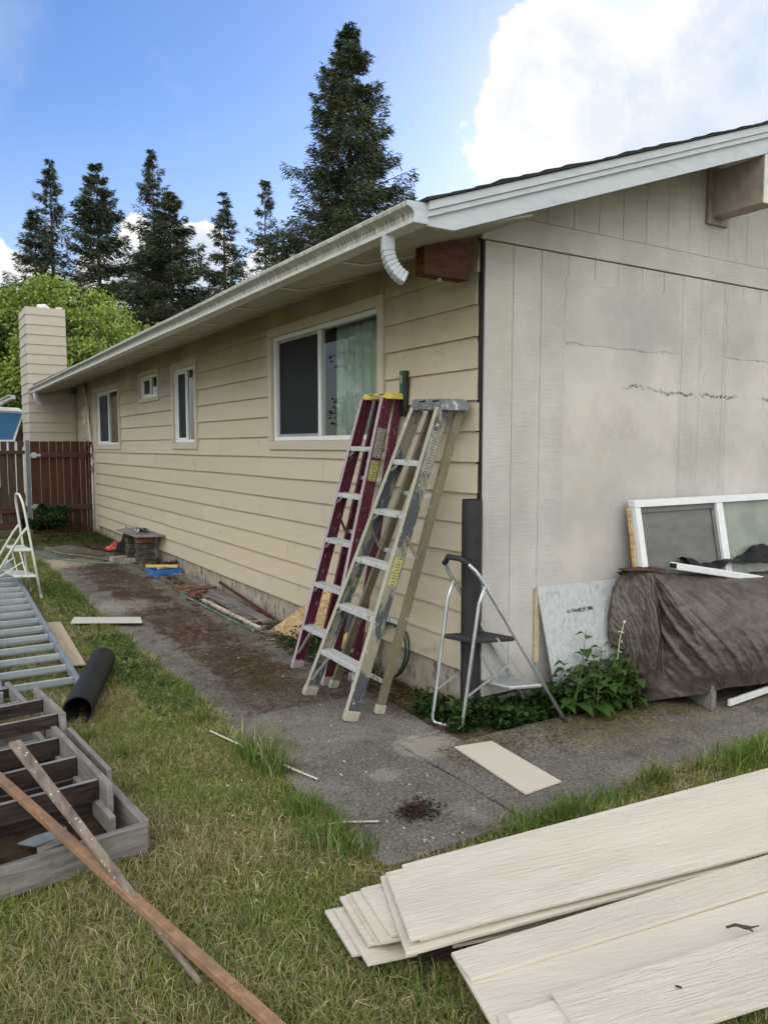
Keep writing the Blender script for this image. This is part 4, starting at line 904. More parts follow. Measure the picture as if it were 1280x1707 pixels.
stick([Q0, Q1, Q1+(Q2-Q1)*.35, Q1+(Q2-Q1)*.62, Q2], .048, .018, M['lichen_wood'], 'wooden_stake', 'weathered stake spotted with pale lichen, crossing under the orange one', 'stake', w2=.012)
# dark roll on the lawn
ra = GG(150, 1208, .075); rb_ = GG(190, 1120, .075); ra = V(-2.005, 1.13, .085); rb_ = V(-1.655, 2.13, .095)
dr = MB(); R_ = .082; dr.tube([ra, ra+(rb_-ra)*.5, rb_], R_, 28, cap=False); dr.tube([ra, rb_], R_-.006, 28, cap=False)
d = unit(rb_-ra); s = unit(np.cross(d, V(0, 0, 1))); u = np.cross(s, d); vs = []
for i in range(28):
    t = 2*math.pi*i/28
    for e in (ra, rb_): vs += [e+(s*math.cos(t)+u*math.sin(t))*R_, e+(s*math.cos(t)+u*math.sin(t))*(R_-.006)]
fs = []
for i in range(28):
    j = (i+1) % 28; fs += [(4*i, 4*i+1, 4*j+1, 4*j), (4*i+2, 4*j+2, 4*j+3, 4*i+3)]
dr.add(vs, fs); dr.tube([rb_-d*.05, rb_-d*.03], R_-.01, 28)
top('paper_roll', dr, M['tar'], 'dark grey hollow roll lying on the grass beside the ladders', 'roll', smooth=True)
bpy.data.objects['paper_roll'].data.polygons.foreach_set('use_smooth', [len(p.vertices) == 4 for p in bpy.data.objects['paper_roll'].data.polygons])
# boards on the lawn and walk
def flat(pts, th, m, name, label, cat, z=.0, bevel=.002):
    mb = MB(); mb.prism([(p[0], p[1], z+(gz(p[0], p[1]) if True else 0)) for p in pts], (0, 0, th)); return top(name, mb, m, label, cat, bevel=bevel)
flat([(-1.87, 2.30), (-1.745, 2.26), (-1.68, 3.70), (-1.80, 3.74)], .012, M['ply'], 'plywood_offcut', 'pale plywood offcut on the grass next to the aluminium ladder', 'board', .015)
flat([(-1.62, 3.56), (-1.56, 3.75), (-1.055, 3.46), (-1.09, 3.27)], .014, M['casing_white'], 'trim_board', 'white painted board lying half on the grass and half on the walk', 'board', .030)
flat([(-.397, -.274), (-.455, -.885), (-.223, -.875), (-.178, -.315)], .009, M['plank_new'], 'siding_offcut', 'short clean cream siding offcut lying on the corner slab', 'board', .003)
stick([GG(350, 1218, .02), GG(430, 1255, .03), GG(480, 1278, .025), GG(530, 1299, .008)], .012, .006, M['plank_new'], 'wooden_lath', 'thin pale lath lying across the edge of the grass', 'lath')
stick([GG(530, 1376, .02), GG(575, 1370, .015), GG(632, 1369, .008)], .012, .005, M['ply'], 'wood_strip', 'short curved tan wood strip at the slab edge', 'strip')

# ------------------------------------------------------------------ stacks of new siding planks, lower right
def qboard(fl, nl, nr, frr, z, label, th=.011, ext=1.35):
    a, b, c, d = [G(*q, z) for q in (fl, nl, nr, frr)]
    c = b+(c-b)*ext; d = a+(d-a)*ext; c[2] = d[2] = z
    cen = (a+b+c+d)/4; ang = math.atan2((c-b)[1], (c-b)[0]); R2 = np.array([[math.cos(-ang), -math.sin(-ang)], [math.sin(-ang), math.cos(-ang)]])
    mb = MB(); P = []
    for p in (a, b, c, d): q = R2@(p-cen)[:2]; P.append((q[0], q[1], 0))
    # subdivide the long edges so that the board sags and wavers a little
    n = 10; rows = []
    for i in range(n+1):
        t = i/n; f_ = V(*P[0])+(V(*P[3])-V(*P[0]))*t; g_ = V(*P[1])+(V(*P[2])-V(*P[1]))*t; zz = .002*math.sin(t*5+z*60)
        rows.append([f_+V(0, 0, zz-th), g_+V(0, 0, zz-th), g_+V(0, 0, zz), f_+V(0, 0, zz)])
    vs = [q for r in rows for q in r]; fs = [(i*4+q, i*4+(q+1) % 4, (i+1)*4+(q+1) % 4, (i+1)*4+q) for i in range(n) for q in range(4)]
    mb.add(vs, fs+[(3, 2, 1, 0), tuple(n*4+q for q in range(4))])
    me = bpy.data.meshes.new('siding_plank'); me.from_pydata([tuple(v) for v in mb.v], [], mb.f); me.validate(); me.update()
    o = link('siding_plank', me, M['plank'], None, bevel=.0015); o.location = (cen[0], cen[1], z); o.rotation_euler = (0, 0, ang); tag(o, label, 'plank', 'new cream siding planks in the two foreground stacks'); return o
qboard((643, 1455), (684, 1566), (1280, 1417), (1280, 1287), .140, 'uppermost plank of the far stack, its whole broad face showing')
qboard((670, 1442), (700, 1566), (1280, 1412), (1280, 1279), .127, 'second plank of the far stack, edge peeping out behind the top one')
qboard((634, 1461), (677, 1591), (1280, 1428), (1280, 1292), .114, 'plank jutting out just below the top board of the far stack', .011)
qboard((601, 1480), (652, 1558), (1280, 1425), (1280, 1315), .095, 'plank with its left end fanned out beside the lifted top boards')
qboard((585, 1487), (634, 1569), (1280, 1440), (1280, 1330), .083, 'middle plank of the fanned ends left of the far stack')
qboard((577, 1490), (628, 1571), (1280, 1445), (1280, 1340), .070, 'plank just under the middle of the fanned ends', .010)
qboard((566, 1494), (613, 1573), (1280, 1450), (1280, 1345), .058, 'plank whose end lies third from the bottom of the fan')
qboard((557, 1516), (613, 1607), (1280, 1462), (1280, 1355), .036, 'low plank of the far stack with its corner nearest the grass')
qboard((541, 1518), (587, 1592), (1280, 1470), (1280, 1362), .023, 'lowest plank of the far stack, lying furthest left on the grass')
qboard((752, 1588), (785, 1632), (1280, 1480), (1280, 1424), .150, 'narrow visible plank along the far edge of the near stack', .011)
qboard((752, 1589), (822, 1712), (1320, 1600), (1290, 1426), .137, 'wide plank in the middle of the near stack, end running off the bottom', .011)
qboard((918, 1652), (990, 1760), (1280, 1673), (1280, 1549), .162, 'uppermost plank of the near stack with a twig on it')
qboard((845, 1690), (880, 1760), (1280, 1640), (1280, 1560), .150, 'thin plank end showing at the bottom edge of the near stack')
qboard((828, 1692), (850, 1760), (1280, 1650), (1280, 1565), .144, 'short plank tip at the bottom edge beside the thin one', .006)
mb = MB(); a = G(720, 1575, .05); mb.box((a[0]-.05, a[1]-.02, -.02), (a[0]+.5, a[1]+.07, .060)); top('wood_bearer', mb, M['dark_tread'], 'dark wooden bearer under the siding stacks', 'timber', bevel=.004)
b0 = G(1210, 1548, .164); tw = [b0+V(*q) for q in ((0, 0, .004), (.03, -.008, .006), (.045, -.035, .007), (.06, -.04, .005), (.09, -.045, .003))]
mb = MB(); mb.tube(tw, [.0035, .0045, .006, .003, .0015], 6); mb.tube([tw[2], tw[2]+V(.0, -.02, .0)], .003, 5); top('twig', mb, M['bark'], 'small dark bent twig lying on the near siding stack', 'twig', smooth=True)
b0 = G(1124, 1642, .164); mb = MB(); mb.prism([b0, b0+V(.01, -.012, 0), b0+V(.004, -.02, .002), b0+V(-.005, -.01, .002)], (0, 0, .001)); top('dry_leaf', mb, M['bark'], 'tiny curled brown leaf on the near siding stack', 'leaf')

# ------------------------------------------------------------------ against the gable wall
mb = MB(); mb.prism([(.487, -.135, .03), (1.25, -.135, .03), (1.22, -.030, .725), (.405, -.022, .742)], (0, .012, 0)); top('strand_board', mb, M['osb_grey'], 'weathered grey strand board panel leaning against the gable wall', 'panel', bevel=.002)
mb = MB(); mb.box((.398, -.020, .28), (.430, -.006, .722)); top('wood_strip', mb, M['ply'], 'thin tan strip standing behind the left edge of the grey panel', 'strip')
# leaned sliding window
lw = thing('leaned_window', 'white vinyl sliding window unit leaning on the gable wall above the tarp', 'window', (2.0, -.1, .55))
def lean(x, z, o=0): return V(x, -.175+.13*(z-.60)/.65-o, z)
def lbox(x0, x1, z0, z1, o0, o1, nm, m, bev=.003):
    mb = MB(); n_ = V(0, -1, 0)
    mb.add([lean(x0, z0, o0), lean(x1, z0, o0), lean(x1, z1, o0), lean(x0, z1, o0), lean(x0, z0, o1), lean(x1, z0, o1), lean(x1, z1, o1), lean(x0, z1, o1)], [(0, 1, 2, 3), (7, 6, 5, 4), (0, 4, 5, 1), (1, 5, 6, 2), (2, 6, 7, 3), (3, 7, 4, 0)])
    return obj(nm, mb, m, lw, bevel=bev)
x0, x1, z0, z1 = 1.150, 2.98, .60, 1.238
for q in ((x0, x1, z0, z0+.045), (x0, x1, z1-.045, z1), (x0, x0+.05, z0+.046, z1-.046), (x1-.05, x1, z0+.046, z1-.046)): lbox(*q, 0, .055, 'frame', M['vinyl_old'])
lbox(1.985, 2.055, z0+.046, z1-.046, .004, .050, 'frame', M['vinyl_old'])
lbox(x0+.052, 1.983, z0+.047, z1-.047, .010, .018, 'screen', M['glass_dark'])
for q in ((x0+.052, 1.983, z1-.085, z1-.0475), (1.95, 1.983, z0+.05, z1-.09)): lbox(*q, .0185, .030, 'sash', M['glass_dark'])
lbox(2.057, x1-.052, z0+.047, z1-.047, .010, .018, 'pane', M['glass_pale'])
mb = MB(); 
for i, (xx, zz, hh) in enumerate(((1.128, .62, .2), (1.122, .80, .16), (1.130, .95, .25))): mb.bar(lean(xx, zz, .01), lean(xx+.003, zz+hh, .012), (.0055, 0, 0), (0, .012, 0))
top('wood_strip', mb, M['osb'], 'splintered tan strip stuck along the left edge of the leaned window', 'strip')

# tarp over a pile: surface through hand placed sections, then wrinkles
sec = [  # (top, shoulder, mid, low, bottom) for sections going round from the wall to the front right
 [(1.13, -.05, .775), (1.06, -.04, .70), (1.00, -.05, .56), (.975, -.06, .45), (.97, -.06, .37)],
 [(1.10, -.14, .795), (1.00, -.10, .70), (.95, -.11, .54), (.93, -.12, .42), (.95, -.12, .35)],
 [(1.08, -.20, .80), (1.04, -.18, .70), (1.00, -.19, .52), (.985, -.19, .40), (1.00, -.19, .30)],
 [(1.10, -.27, .805), (1.075, -.27, .66), (1.045, -.28, .46), (1.01, -.26, .22), (.975, -.20, .008)],
 [(1.112, -.295, .805), (1.075, -.35, .62), (1.035, -.41, .42), (1.005, -.40, .20), (1.015, -.315, .006)],
 [(1.118, -.290, .800), (1.14, -.31, .60), (1.14, -.35, .40), (1.12, -.38, .22), (1.12, -.40, .035)],
 [(1.125, -.298, .800), (1.13, -.46, .64), (1.165, -.58, .44), (1.215, -.62, .25), (1.26, -.60, .10)],
 [(1.22, -.30, .785), (1.26, -.49, .655), (1.32, -.65, .45), (1.37, -.69, .26), (1.38, -.63, .125)],
 [(1.42, -.30, .760), (1.47, -.50, .64), (1.53, -.66, .44), (1.57, -.70, .25), (1.56, -.65, .110)],
 [(1.65, -.31, .735), (1.71, -.50, .62), (1.77, -.66, .42), (1.81, -.69, .24), (1.80, -.66, .095)],
 [(2.05, -.33, .700), (2.12, -.52, .59), (2.18, -.66, .37), (2.22, -.71, .22), (2.22, -.68, .08)],
 [(2.6, -.35, .68), (2.7, -.52, .52), (2.75, -.68, .36), (2.8, -.72, .21), (2.8, -.70, .07)]]
Sg = np.array(sec, float)
def interp(A, n):      # catmull-rom along axis 0
    m_ = len(A); out = []
    for i in range(n+1):
        t = i/n*(m_-1); k_ = min(int(t), m_-2); u = t-k_; p0, p1, p2, p3 = A[max(k_-1, 0)], A[k_], A[k_+1], A[min(k_+2, m_-1)]
        out.append(.5*((2*p1)+(p2-p0)*u+(2*p0-5*p1+4*p2-p3)*u*u+(3*p1-p0-3*p2+p3)*u**3))
    return np.array(out)
NU, NV = 330, 120
def lin(A, n):
    t_ = np.linspace(0, len(A)-1, n+1); k_ = np.minimum(t_.astype(int), len(A)-2); u_ = (t_-k_)[:, None, None]; return A[k_]*(1-u_)+A[k_+1]*u_
T = lin(Sg, NU)*.92+interp(Sg, NU)*.08; T = np.transpose(interp(np.transpose(T, (1, 0, 2)), NV), (1, 0, 2))
du = np.gradient(T, axis=0); dv = np.gradient(T, axis=1); nr = np.cross(du, dv); nr /= np.linalg.norm(nr, axis=2, keepdims=True)+1e-9
U_, V2 = np.meshgrid(np.linspace(0, 1, NU+1), np.linspace(0, 1, NV+1), indexing='ij')
w = np.zeros_like(U_)
for i in range(150):
    a = rng.uniform(.1, 1.3); f_ = rng.uniform(22, 170); ph = rng.uniform(0, 6.3); cu, cv = rng.uniform(0, 1), rng.uniform(0, 1)
    env = np.exp(-(((U_-cu)/.10)**2+((V2-cv)/.28)**2)); w += env*(1-2*np.abs(np.sin(((U_*math.cos(a)*2.2-V2*math.sin(a)*.8)*f_+ph+1.5*np.sin(V2*5+ph))*.5)))*(.16/f_+.0010)
for i in range(12):                     # long folds running down and right from the ridge
    u0 = .40+.05*i; ridge = np.exp(-(((U_-(u0+.16*V2**1.2))/.008)**2)); w += ridge*.055*np.sin(math.pi*np.clip(V2*1.1, 0, 1))*rng.uniform(.4, 1.2)
sgn = 1 if (nr[NU//2, NV//2, 1] < 0) else -1
T = T+nr*sgn*w[..., None]*.30
v = T.reshape(-1, 3); idx = np.arange((NU+1)*(NV+1)).reshape(NU+1, NV+1)
q_ = np.stack([idx[:-1, :-1], idx[1:, :-1], idx[1:, 1:], idx[:-1, 1:]], -1).reshape(-1, 4)
tp = thing('tarp', 'wrinkled brown tarp draped over the pile against the gable wall', 'tarp', (1.6, -.4, 0))
o = npmesh('front_cover', v, q_, M['tarp'], parent=tp, smooth=True); sm = o.modifiers.new('s', 'SOLIDIFY'); sm.thickness = .003
# top of the tarp: from ridge to the wall
NT = 60; topc = T[:, 0, :]; rows = []
for j in range(13):
    t = j/12; r_ = topc.copy(); r_[:, 1] = topc[:, 1]+(-.03-topc[:, 1])*t; r_[:, 2] = topc[:, 2]+.012*np.sin(t*3.1)+.010*np.sin(topc[:, 0]*31+t*9)*(t > 0)*(1-t)-.03*t; rows.append(r_)
Tt = np.array(rows); idx = np.arange(Tt.shape[0]*Tt.shape[1]).reshape(Tt.shape[:2]); q_ = np.stack([idx[:-1, :-1], idx[:-1, 1:], idx[1:, 1:], idx[1:, :-1]], -1).reshape(-1, 4)
npmesh('top_cover', Tt.reshape(-1, 3), q_, M['tarp'], parent=tp, smooth=True)
# pile inside: stacked boards and crates on bearers
pile = thing('board_pile', 'pile of old boards hidden under the brown tarp', 'pile', (1.8, -.35, 0))
mb = MB(); 
for i in range(5): mb.box((1.14+.01*i, -.38+.03*i, .12+i*.10), (2.9, -.06, .12+i*.10+.085))
obj('boards', mb, M['black_hole'], pile)
mb = MB(); a_ = V(1.31, -.52, .02); mb.bar((1.300, -.615, .075), (1.42, -.30, .075), (.045, .017, 0), (0, 0, .075)); obj('bearer', mb, M['grey_wood_y'], pile, bevel=.004)
mb = MB(); mb.bar((1.400, -.645, .030), (2.6, -.615, .060), (0, .010, 0), (0, 0, .020)); top('wood_strip', mb, M['vinyl_old'], 'white painted strip sticking out under the tarp at right', 'strip', bevel=.003)
mb = MB(); pts = [Bp(1038, 952, -.20), Bp(1075, 946, -.24), Bp(1130, 950, -.30)]
mb.prism([(.97, -.14, .812), (.99, -.21, .812), (1.12, -.305, .812), (1.24, -.29, .806), (1.22, -.16, .812)], (0, 0, .010)); top('bark_scrap', mb, M['fence_rail'], 'thin dark brown splintered piece on the left top corner of the tarp pile', 'board', bevel=.003)
# white channel on top
c0, c1 = Bp(1122, 942, -.30), Bp(1275, 966, -.32); c0[2] -= .004; mb = MB(); mb.bar(c0, c1, (.0, .030, .002), (.002, 0, .021)); top('white_channel', mb, M['vinyl_old'], 'white vinyl channel lying along the top of the tarp pile', 'channel', bevel=.006)
mb = MB(); mb.bar(c0-V(.005, 0, -.001), c0+V(.002, 0, 0), (0, .024, 0), (0, 0, .015)); top('channel_end', mb, M['black'], 'black open end cap of the white channel', 'cap')
# black sheeting heap
NX, NY = 90, 30; gx, gy = np.meshgrid(np.linspace(1.55, 3.0, NX), np.linspace(-.25, -.10, NY), indexing='ij'); h = .775-.05*(gx-1.5)+.015+.02*np.clip((gx-1.7)*3, 0, 1)+.055*np.clip((gx-1.6)*1.3, 0, 1)*np.sin(np.clip((gy+.25)/.15, 0, 1)*math.pi)
for i in range(26):
    a = rng.uniform(0, 3.14); f_ = rng.uniform(14, 60); h += np.sin((gx*math.cos(a)+gy*math.sin(a))*f_+rng.uniform(0, 6))*.10/f_
h += .05*np.clip(np.sin(gx*7.2-9.6), 0, 1)*np.sin(np.clip((gy+.25)/.15, 0, 1)*math.pi)
idx = np.arange(NX*NY).reshape(NX, NY); q_ = np.stack([idx[:-1, :-1], idx[1:, :-1], idx[1:, 1:], idx[:-1, 1:]], -1).reshape(-1, 4)
o = npmesh('black_sheeting', np.stack([gx, gy, h], -1).reshape(-1, 3), q_, M['sheeting'], smooth=True); tag(o, 'crumpled shiny black plastic sheet heaped on the tarp pile at right', 'plastic sheet'); sm = o.modifiers.new('s', 'SOLIDIFY'); sm.thickness = .003

# ------------------------------------------------------------------ along the long wall
tb = thing('brick_bench', 'low makeshift bench of stacked bricks with a board across, by the wall', 'bench', (-.2, 6.8, .07))
mb = MB(); mb.prism([(-.36, 7.40, .435), (-.36, 6.35, .445), (.0-.03, 6.20, .452), (-.03, 7.55, .44)], (0, 0, .018)); obj('top_board', mb, M['grey_wood_y'], tb, bevel=.002)
for (bx, by, bz, rz_) in [(-.20, 6.55, .075+i*.07, i) for i in range(5)]+[(-.17, 7.2, .075+i*.07, i) for i in range(5)]:
    mb = MB(); sx_ = .11 if rz_ % 2 else .095; mb.box((bx-sx_, by-.09, bz), (bx+sx_, by+.09, bz+.064)); obj('brick', mb, M['brick_dark'], tb, bevel=.004)
mb = MB(); mb.box((-.31, 6.455, .36), (-.09, 6.64, .425)); obj('brick', mb, M['brick'], tb, bevel=.004)
# glove: a crumpled work glove with five fingers
mb = MB(); gpos = V(-.20, 6.62, .480)
mb.tube([gpos+V(.07, 0, .012), gpos+V(.02, 0, .028), gpos+V(-.02, 0, .03), gpos+V(-.05, 0, .022)], [.03, .042, .045, .035], 10, flat=.7)
for i in range(4): 
    y_ = -.045+.03*i; mb.tube([gpos+V(-.03, y_*.6, .03), gpos+V(-.065, y_, .034), gpos+V(-.095, y_*1.15, .014)], [.017, .014, .009], 7)
mb.tube([gpos+V(.0, -.04, .025), gpos+V(-.01, -.075, .025), gpos+V(-.03, -.085, .01)], [.017, .013, .009], 7)
top('work_glove', mb, M['white_glove'], 'white and black work glove lying on the makeshift bench', 'glove', smooth=True)
def rag(c, r, h, m, name, label, cat):
    n = 22; gx, gy = np.meshgrid(np.linspace(-1, 1, n), np.linspace(-1, 1, n), indexing='ij'); rr = np.sqrt(gx**2+gy**2)
    hh = np.clip(1-rr, 0, 1)*h*(1+.5*np.sin(gx*7+1)*np.sin(gy*6))+.01; sc = 1+.12*np.sin(np.arctan2(gy, gx)*5)
    P = np.stack([c[0]+gx*r*sc, c[1]+gy*r*sc, c[2]+hh], -1).reshape(-1, 3); idx = np.arange(n*n).reshape(n, n); q_ = np.stack([idx[:-1, :-1], idx[1:, :-1], idx[1:, 1:], idx[:-1, 1:]], -1).reshape(-1, 4)
    o = npmesh(name, P, q_, m, smooth=True); tag(o, label, cat); sm = o.modifiers.new('s', 'SOLIDIFY'); sm.thickness = .006
rag((-.22, 8.15, .085), .13, .10, M['red_cloth'], 'coral_cloth', 'crumpled coral red cloth on the ground by the brick bench', 'cloth')
rag((-.12, 7.85, .09), .14, .30, M['sheeting'], 'black_bag', 'crumpled black bag tucked behind the brick bench', 'bag')
for i, (bx, by, a) in enumerate(((-.42, 7.05, .2), (-.36, 6.78, -.1))):
    mb = MB(); c_, s_ = math.cos(a), math.sin(a); mb.bar((bx-.1*c_, by-.1*s_, .095), (bx+.1*c_, by+.1*s_, .095), (-s_*.05, c_*.05, 0), (0, 0, .033)); top('loose_brick', mb, M['found'], ('pale mortar covered brick lying left of the bench foot', 'pale mortar covered brick lying tight at the front of the bench')[i], 'brick', 'loose bricks in front of the bench', bevel=.005)
# blue tray with tools
bx = thing('tool_tray', 'blue plastic tray holding tools on the soil by the wall', 'tray', (-.17, 5.75, .055))
mb = MB(); x0, x1, y0, y1, z0, z1, t = -.36, -.03, 5.55, 5.92, .05, .135, .008
mb.box((x0, y0, z0), (x1, y1, z0+t)); mb.box((x0, y0, z0+t+.0005), (x0+t, y1, z1)); mb.box((x1-t, y0, z0+t+.0005), (x1, y1, z1)); mb.box((x0+t, y0, z0+t+.0005), (x1-t, y0+t, z1-.001)); mb.box((x0+t, y1-t, z0+t+.0005), (x1-t, y1, z1-.001)); obj('tray_body', mb, M['blue_box'], bx, bevel=.004)
stick([(-.37, 5.85, .155), (-.06, 5.60, .16)], .045, .03, M['yellow_tool'], 'yellow_level', 'yellow bar lying across the blue tool tray', 'tool')
stick([(-.30, 5.60, .150), (-.02, 5.78, .15)], .03, .02, M['ply'], 'wood_batten', 'tan wooden batten lying across the blue tool tray', 'batten')
mb = MB(); mb.tube([(-.06, 5.78, .17), (-.02, 5.86, .18)], .032, 10); mb.tube([(-.1, 5.9, .16), (-.04, 5.93, .17)], .028, 10); top('cylinder_parts', mb, M['dark_tread'], 'small brown round tool parts at the wall end of the blue tray', 'tool')
for i, (px_, py_) in enumerate(((268, 933), (275, 942), (262, 938))):
    p = GG(px_, py_, .03); mb = MB(); mb.tube([p+V(-.04, 0, 0), p+V(0, 0, .01), p+V(.04, .01, 0)], [.02, .04, .018], 7); top('stone', mb, M['soil'], ('dark stone behind the right end of the blue tray', 'dark stone nearest the wall behind the blue tray', 'dark stone at the left behind the blue tray')[i], 'stone', 'stones by the blue tray', smooth=True)
# laths and boards along the foundation
lab = ['long grey board lying against the foundation, nearest the wall', 'long grey green board beside the one nearest the wall', 'thin lath leaning across the grey boards', 'peeling white pole lying along the edge of the walk', 'reddish lath lying crosswise near the bricks', 'short weathered lath in the middle of the scrap pile', 'green tinted strip along the walk by the osb piece']
for i, (a, b, w_, h_, m_, l_) in enumerate([((.0-.05, 5.25, .09), (-.135, 2.75, .05), .085, .022, 'grey_wood_y', 0), ((-.11, 5.4, .07), (-.22, 2.95, .045), .07, .02, 'grey_wood_x', 1), ((-.02, 4.3, .16), (-.06, 2.9, .07), .025, .02, 'beam_red', 2), ((-.30, 4.0, .05), (-.27, 2.62, .035), .032, .03, 'batten', 3), ((-.30, 4.45, .065), (-.03, 4.35, .10), .04, .02, 'beam_red', 4), ((-.30, 4.9, .06), (-.16, 3.6, .06), .028, .016, 'grey_wood_y', 5), ((-.31, 3.4, .035), (-.24, 2.4, .03), .03, .012, 'grey_wood_x', 6)]):
    stick([a, b], w_, h_, M[m_], 'scrap_board', lab[l_], 'board')
rl_ = ['red brick lying nearest the walk in the debris', 'red brick furthest back, lying towards the blue tray', 'red brick turned askew, nearest the maroon ladder', 'red brick tight against the grey boards']
for rq, (x_, y_, a_) in enumerate(((-.28, 4.62, .1), (-.18, 4.72, -.2), (-.26, 4.25, .5), (-.14, 4.50, .2))):
    mb = MB(); c_, s_ = math.cos(a_), math.sin(a_); mb.bar((x_-.1*c_, y_-.1*s_, .07), (x_+.1*c_, y_+.1*s_, .072), (-s_*.035, c_*.035, 0), (0, 0, .022)); top('red_brick', mb, M['brick'], rl_[rq], 'brick', 'red bricks in the debris by the wall', bevel=.005)
mb = MB(); mb.prism([(-.215, 2.56, .018), (-.185, 2.18, .02), (-.06, 1.62, .20), (-.035, 1.62, .50), (-.04, 1.85, .47)], (.010, .006, .006)); top('osb_offcut', mb, M['osb'], 'yellow strand board offcut leaning on the foundation behind the maroon ladder', 'offcut', bevel=.001)
mb = MB(); mb.prism([(-.30, 1.46, .02), (-.30, 1.38, .02), (-.17, 1.22, .24), (-.17, 1.30, .26)], (.008, .004, .004)); top('yellow_strip', mb, M['yellow_tool'], 'curved yellow strip behind the feet of the maroon ladder', 'strip')
mb = MB(); mb.tube([(-.07, 1.42, .05), (-.06, 1.42, .42)], .07, 18); top('pale_cylinder', mb, M['steel_post'], 'grey cylinder standing behind the maroon ladder by the wall', 'canister')
# hoses
def hose(pts, r, m, label, name='garden_hose'):
    A = interp(np.array(pts, float), 140); mb = MB(); mb.tube([tuple(p) for p in A], r, 7); top(name, mb, m, label, 'hose', smooth=True)
h1 = [GG(x, y, .012) for x, y in ((62, 912), (100, 922), (150, 928), (195, 936), (240, 947), (278, 966), (305, 990), (345, 1012), (400, 1040), (448, 1057))]
hose(h1, .011, M['green_hose'], 'green garden hose running across the walk and along the wall')
hose([GG(x, y, .010) for x, y in ((58, 921), (95, 931), (140, 936), (185, 939), (222, 937), (238, 944))], .010, M['green_hose'], 'second run of green hose crossing the far end of the walk')
A = []
for t in np.linspace(0, 2*math.pi*2.3, 120): A.append((-.045-.02*math.sin(t*.5), .90+.22*math.cos(t+.3)+.01*t*.3, .20+.20*math.sin(t)))
mb = MB(); mb.tube([(x, y, max(.012, z)) for x, y, z in A], .008, 7); top('hose_coil', mb, M['dark_hose'], 'dark green hose coil leaning on the foundation behind the khaki ladder', 'hose', smooth=True)

# ------------------------------------------------------------------ vegetation
def rot_basis(d, roll):
    d = d/np.linalg.norm(d, axis=1, keepdims=True); ref = np.where(np.abs(d[:, 2:3]) > .95, np.array([[1., 0, 0]]), np.array([[0, 0, 1.]]))
    s = np.cross(d, ref); s /= np.linalg.norm(s, axis=1, keepdims=True); u = np.cross(s, d); c, n = np.cos(roll)[:, None], np.sin(roll)[:, None]
    return d, s*c+u*n, -s*n+u*c
def kites(P, D, L, Wd, roll, fold=.25, col=None, waist=.42):
    """one leaf quad per row: base, side, tip, side"""
    d, s, u = rot_basis(D, roll); L = L[:, None]; Wd = Wd[:, None]
    b = P; t = P+d*L; m_ = P+d*L*waist
    v = np.stack([b, m_+s*Wd+u*Wd*fold, t, m_-s*Wd+u*Wd*fold], 1).reshape(-1, 3); n = len(P); q = np.arange(4*n).reshape(n, 4)
    c = None if col is None else np.repeat(col, 4, 0)
    return v, q, c
def jit(base, n, a=.25, b=None):
    base = np.array(base); m_ = rng.uniform(1-a, 1+a, (n, 1))
    if b is not None:
        t = rng.random((n, 1)); base = base*(1-t)+np.array(b)*t
    return np.clip(base*m_, 0, 1)

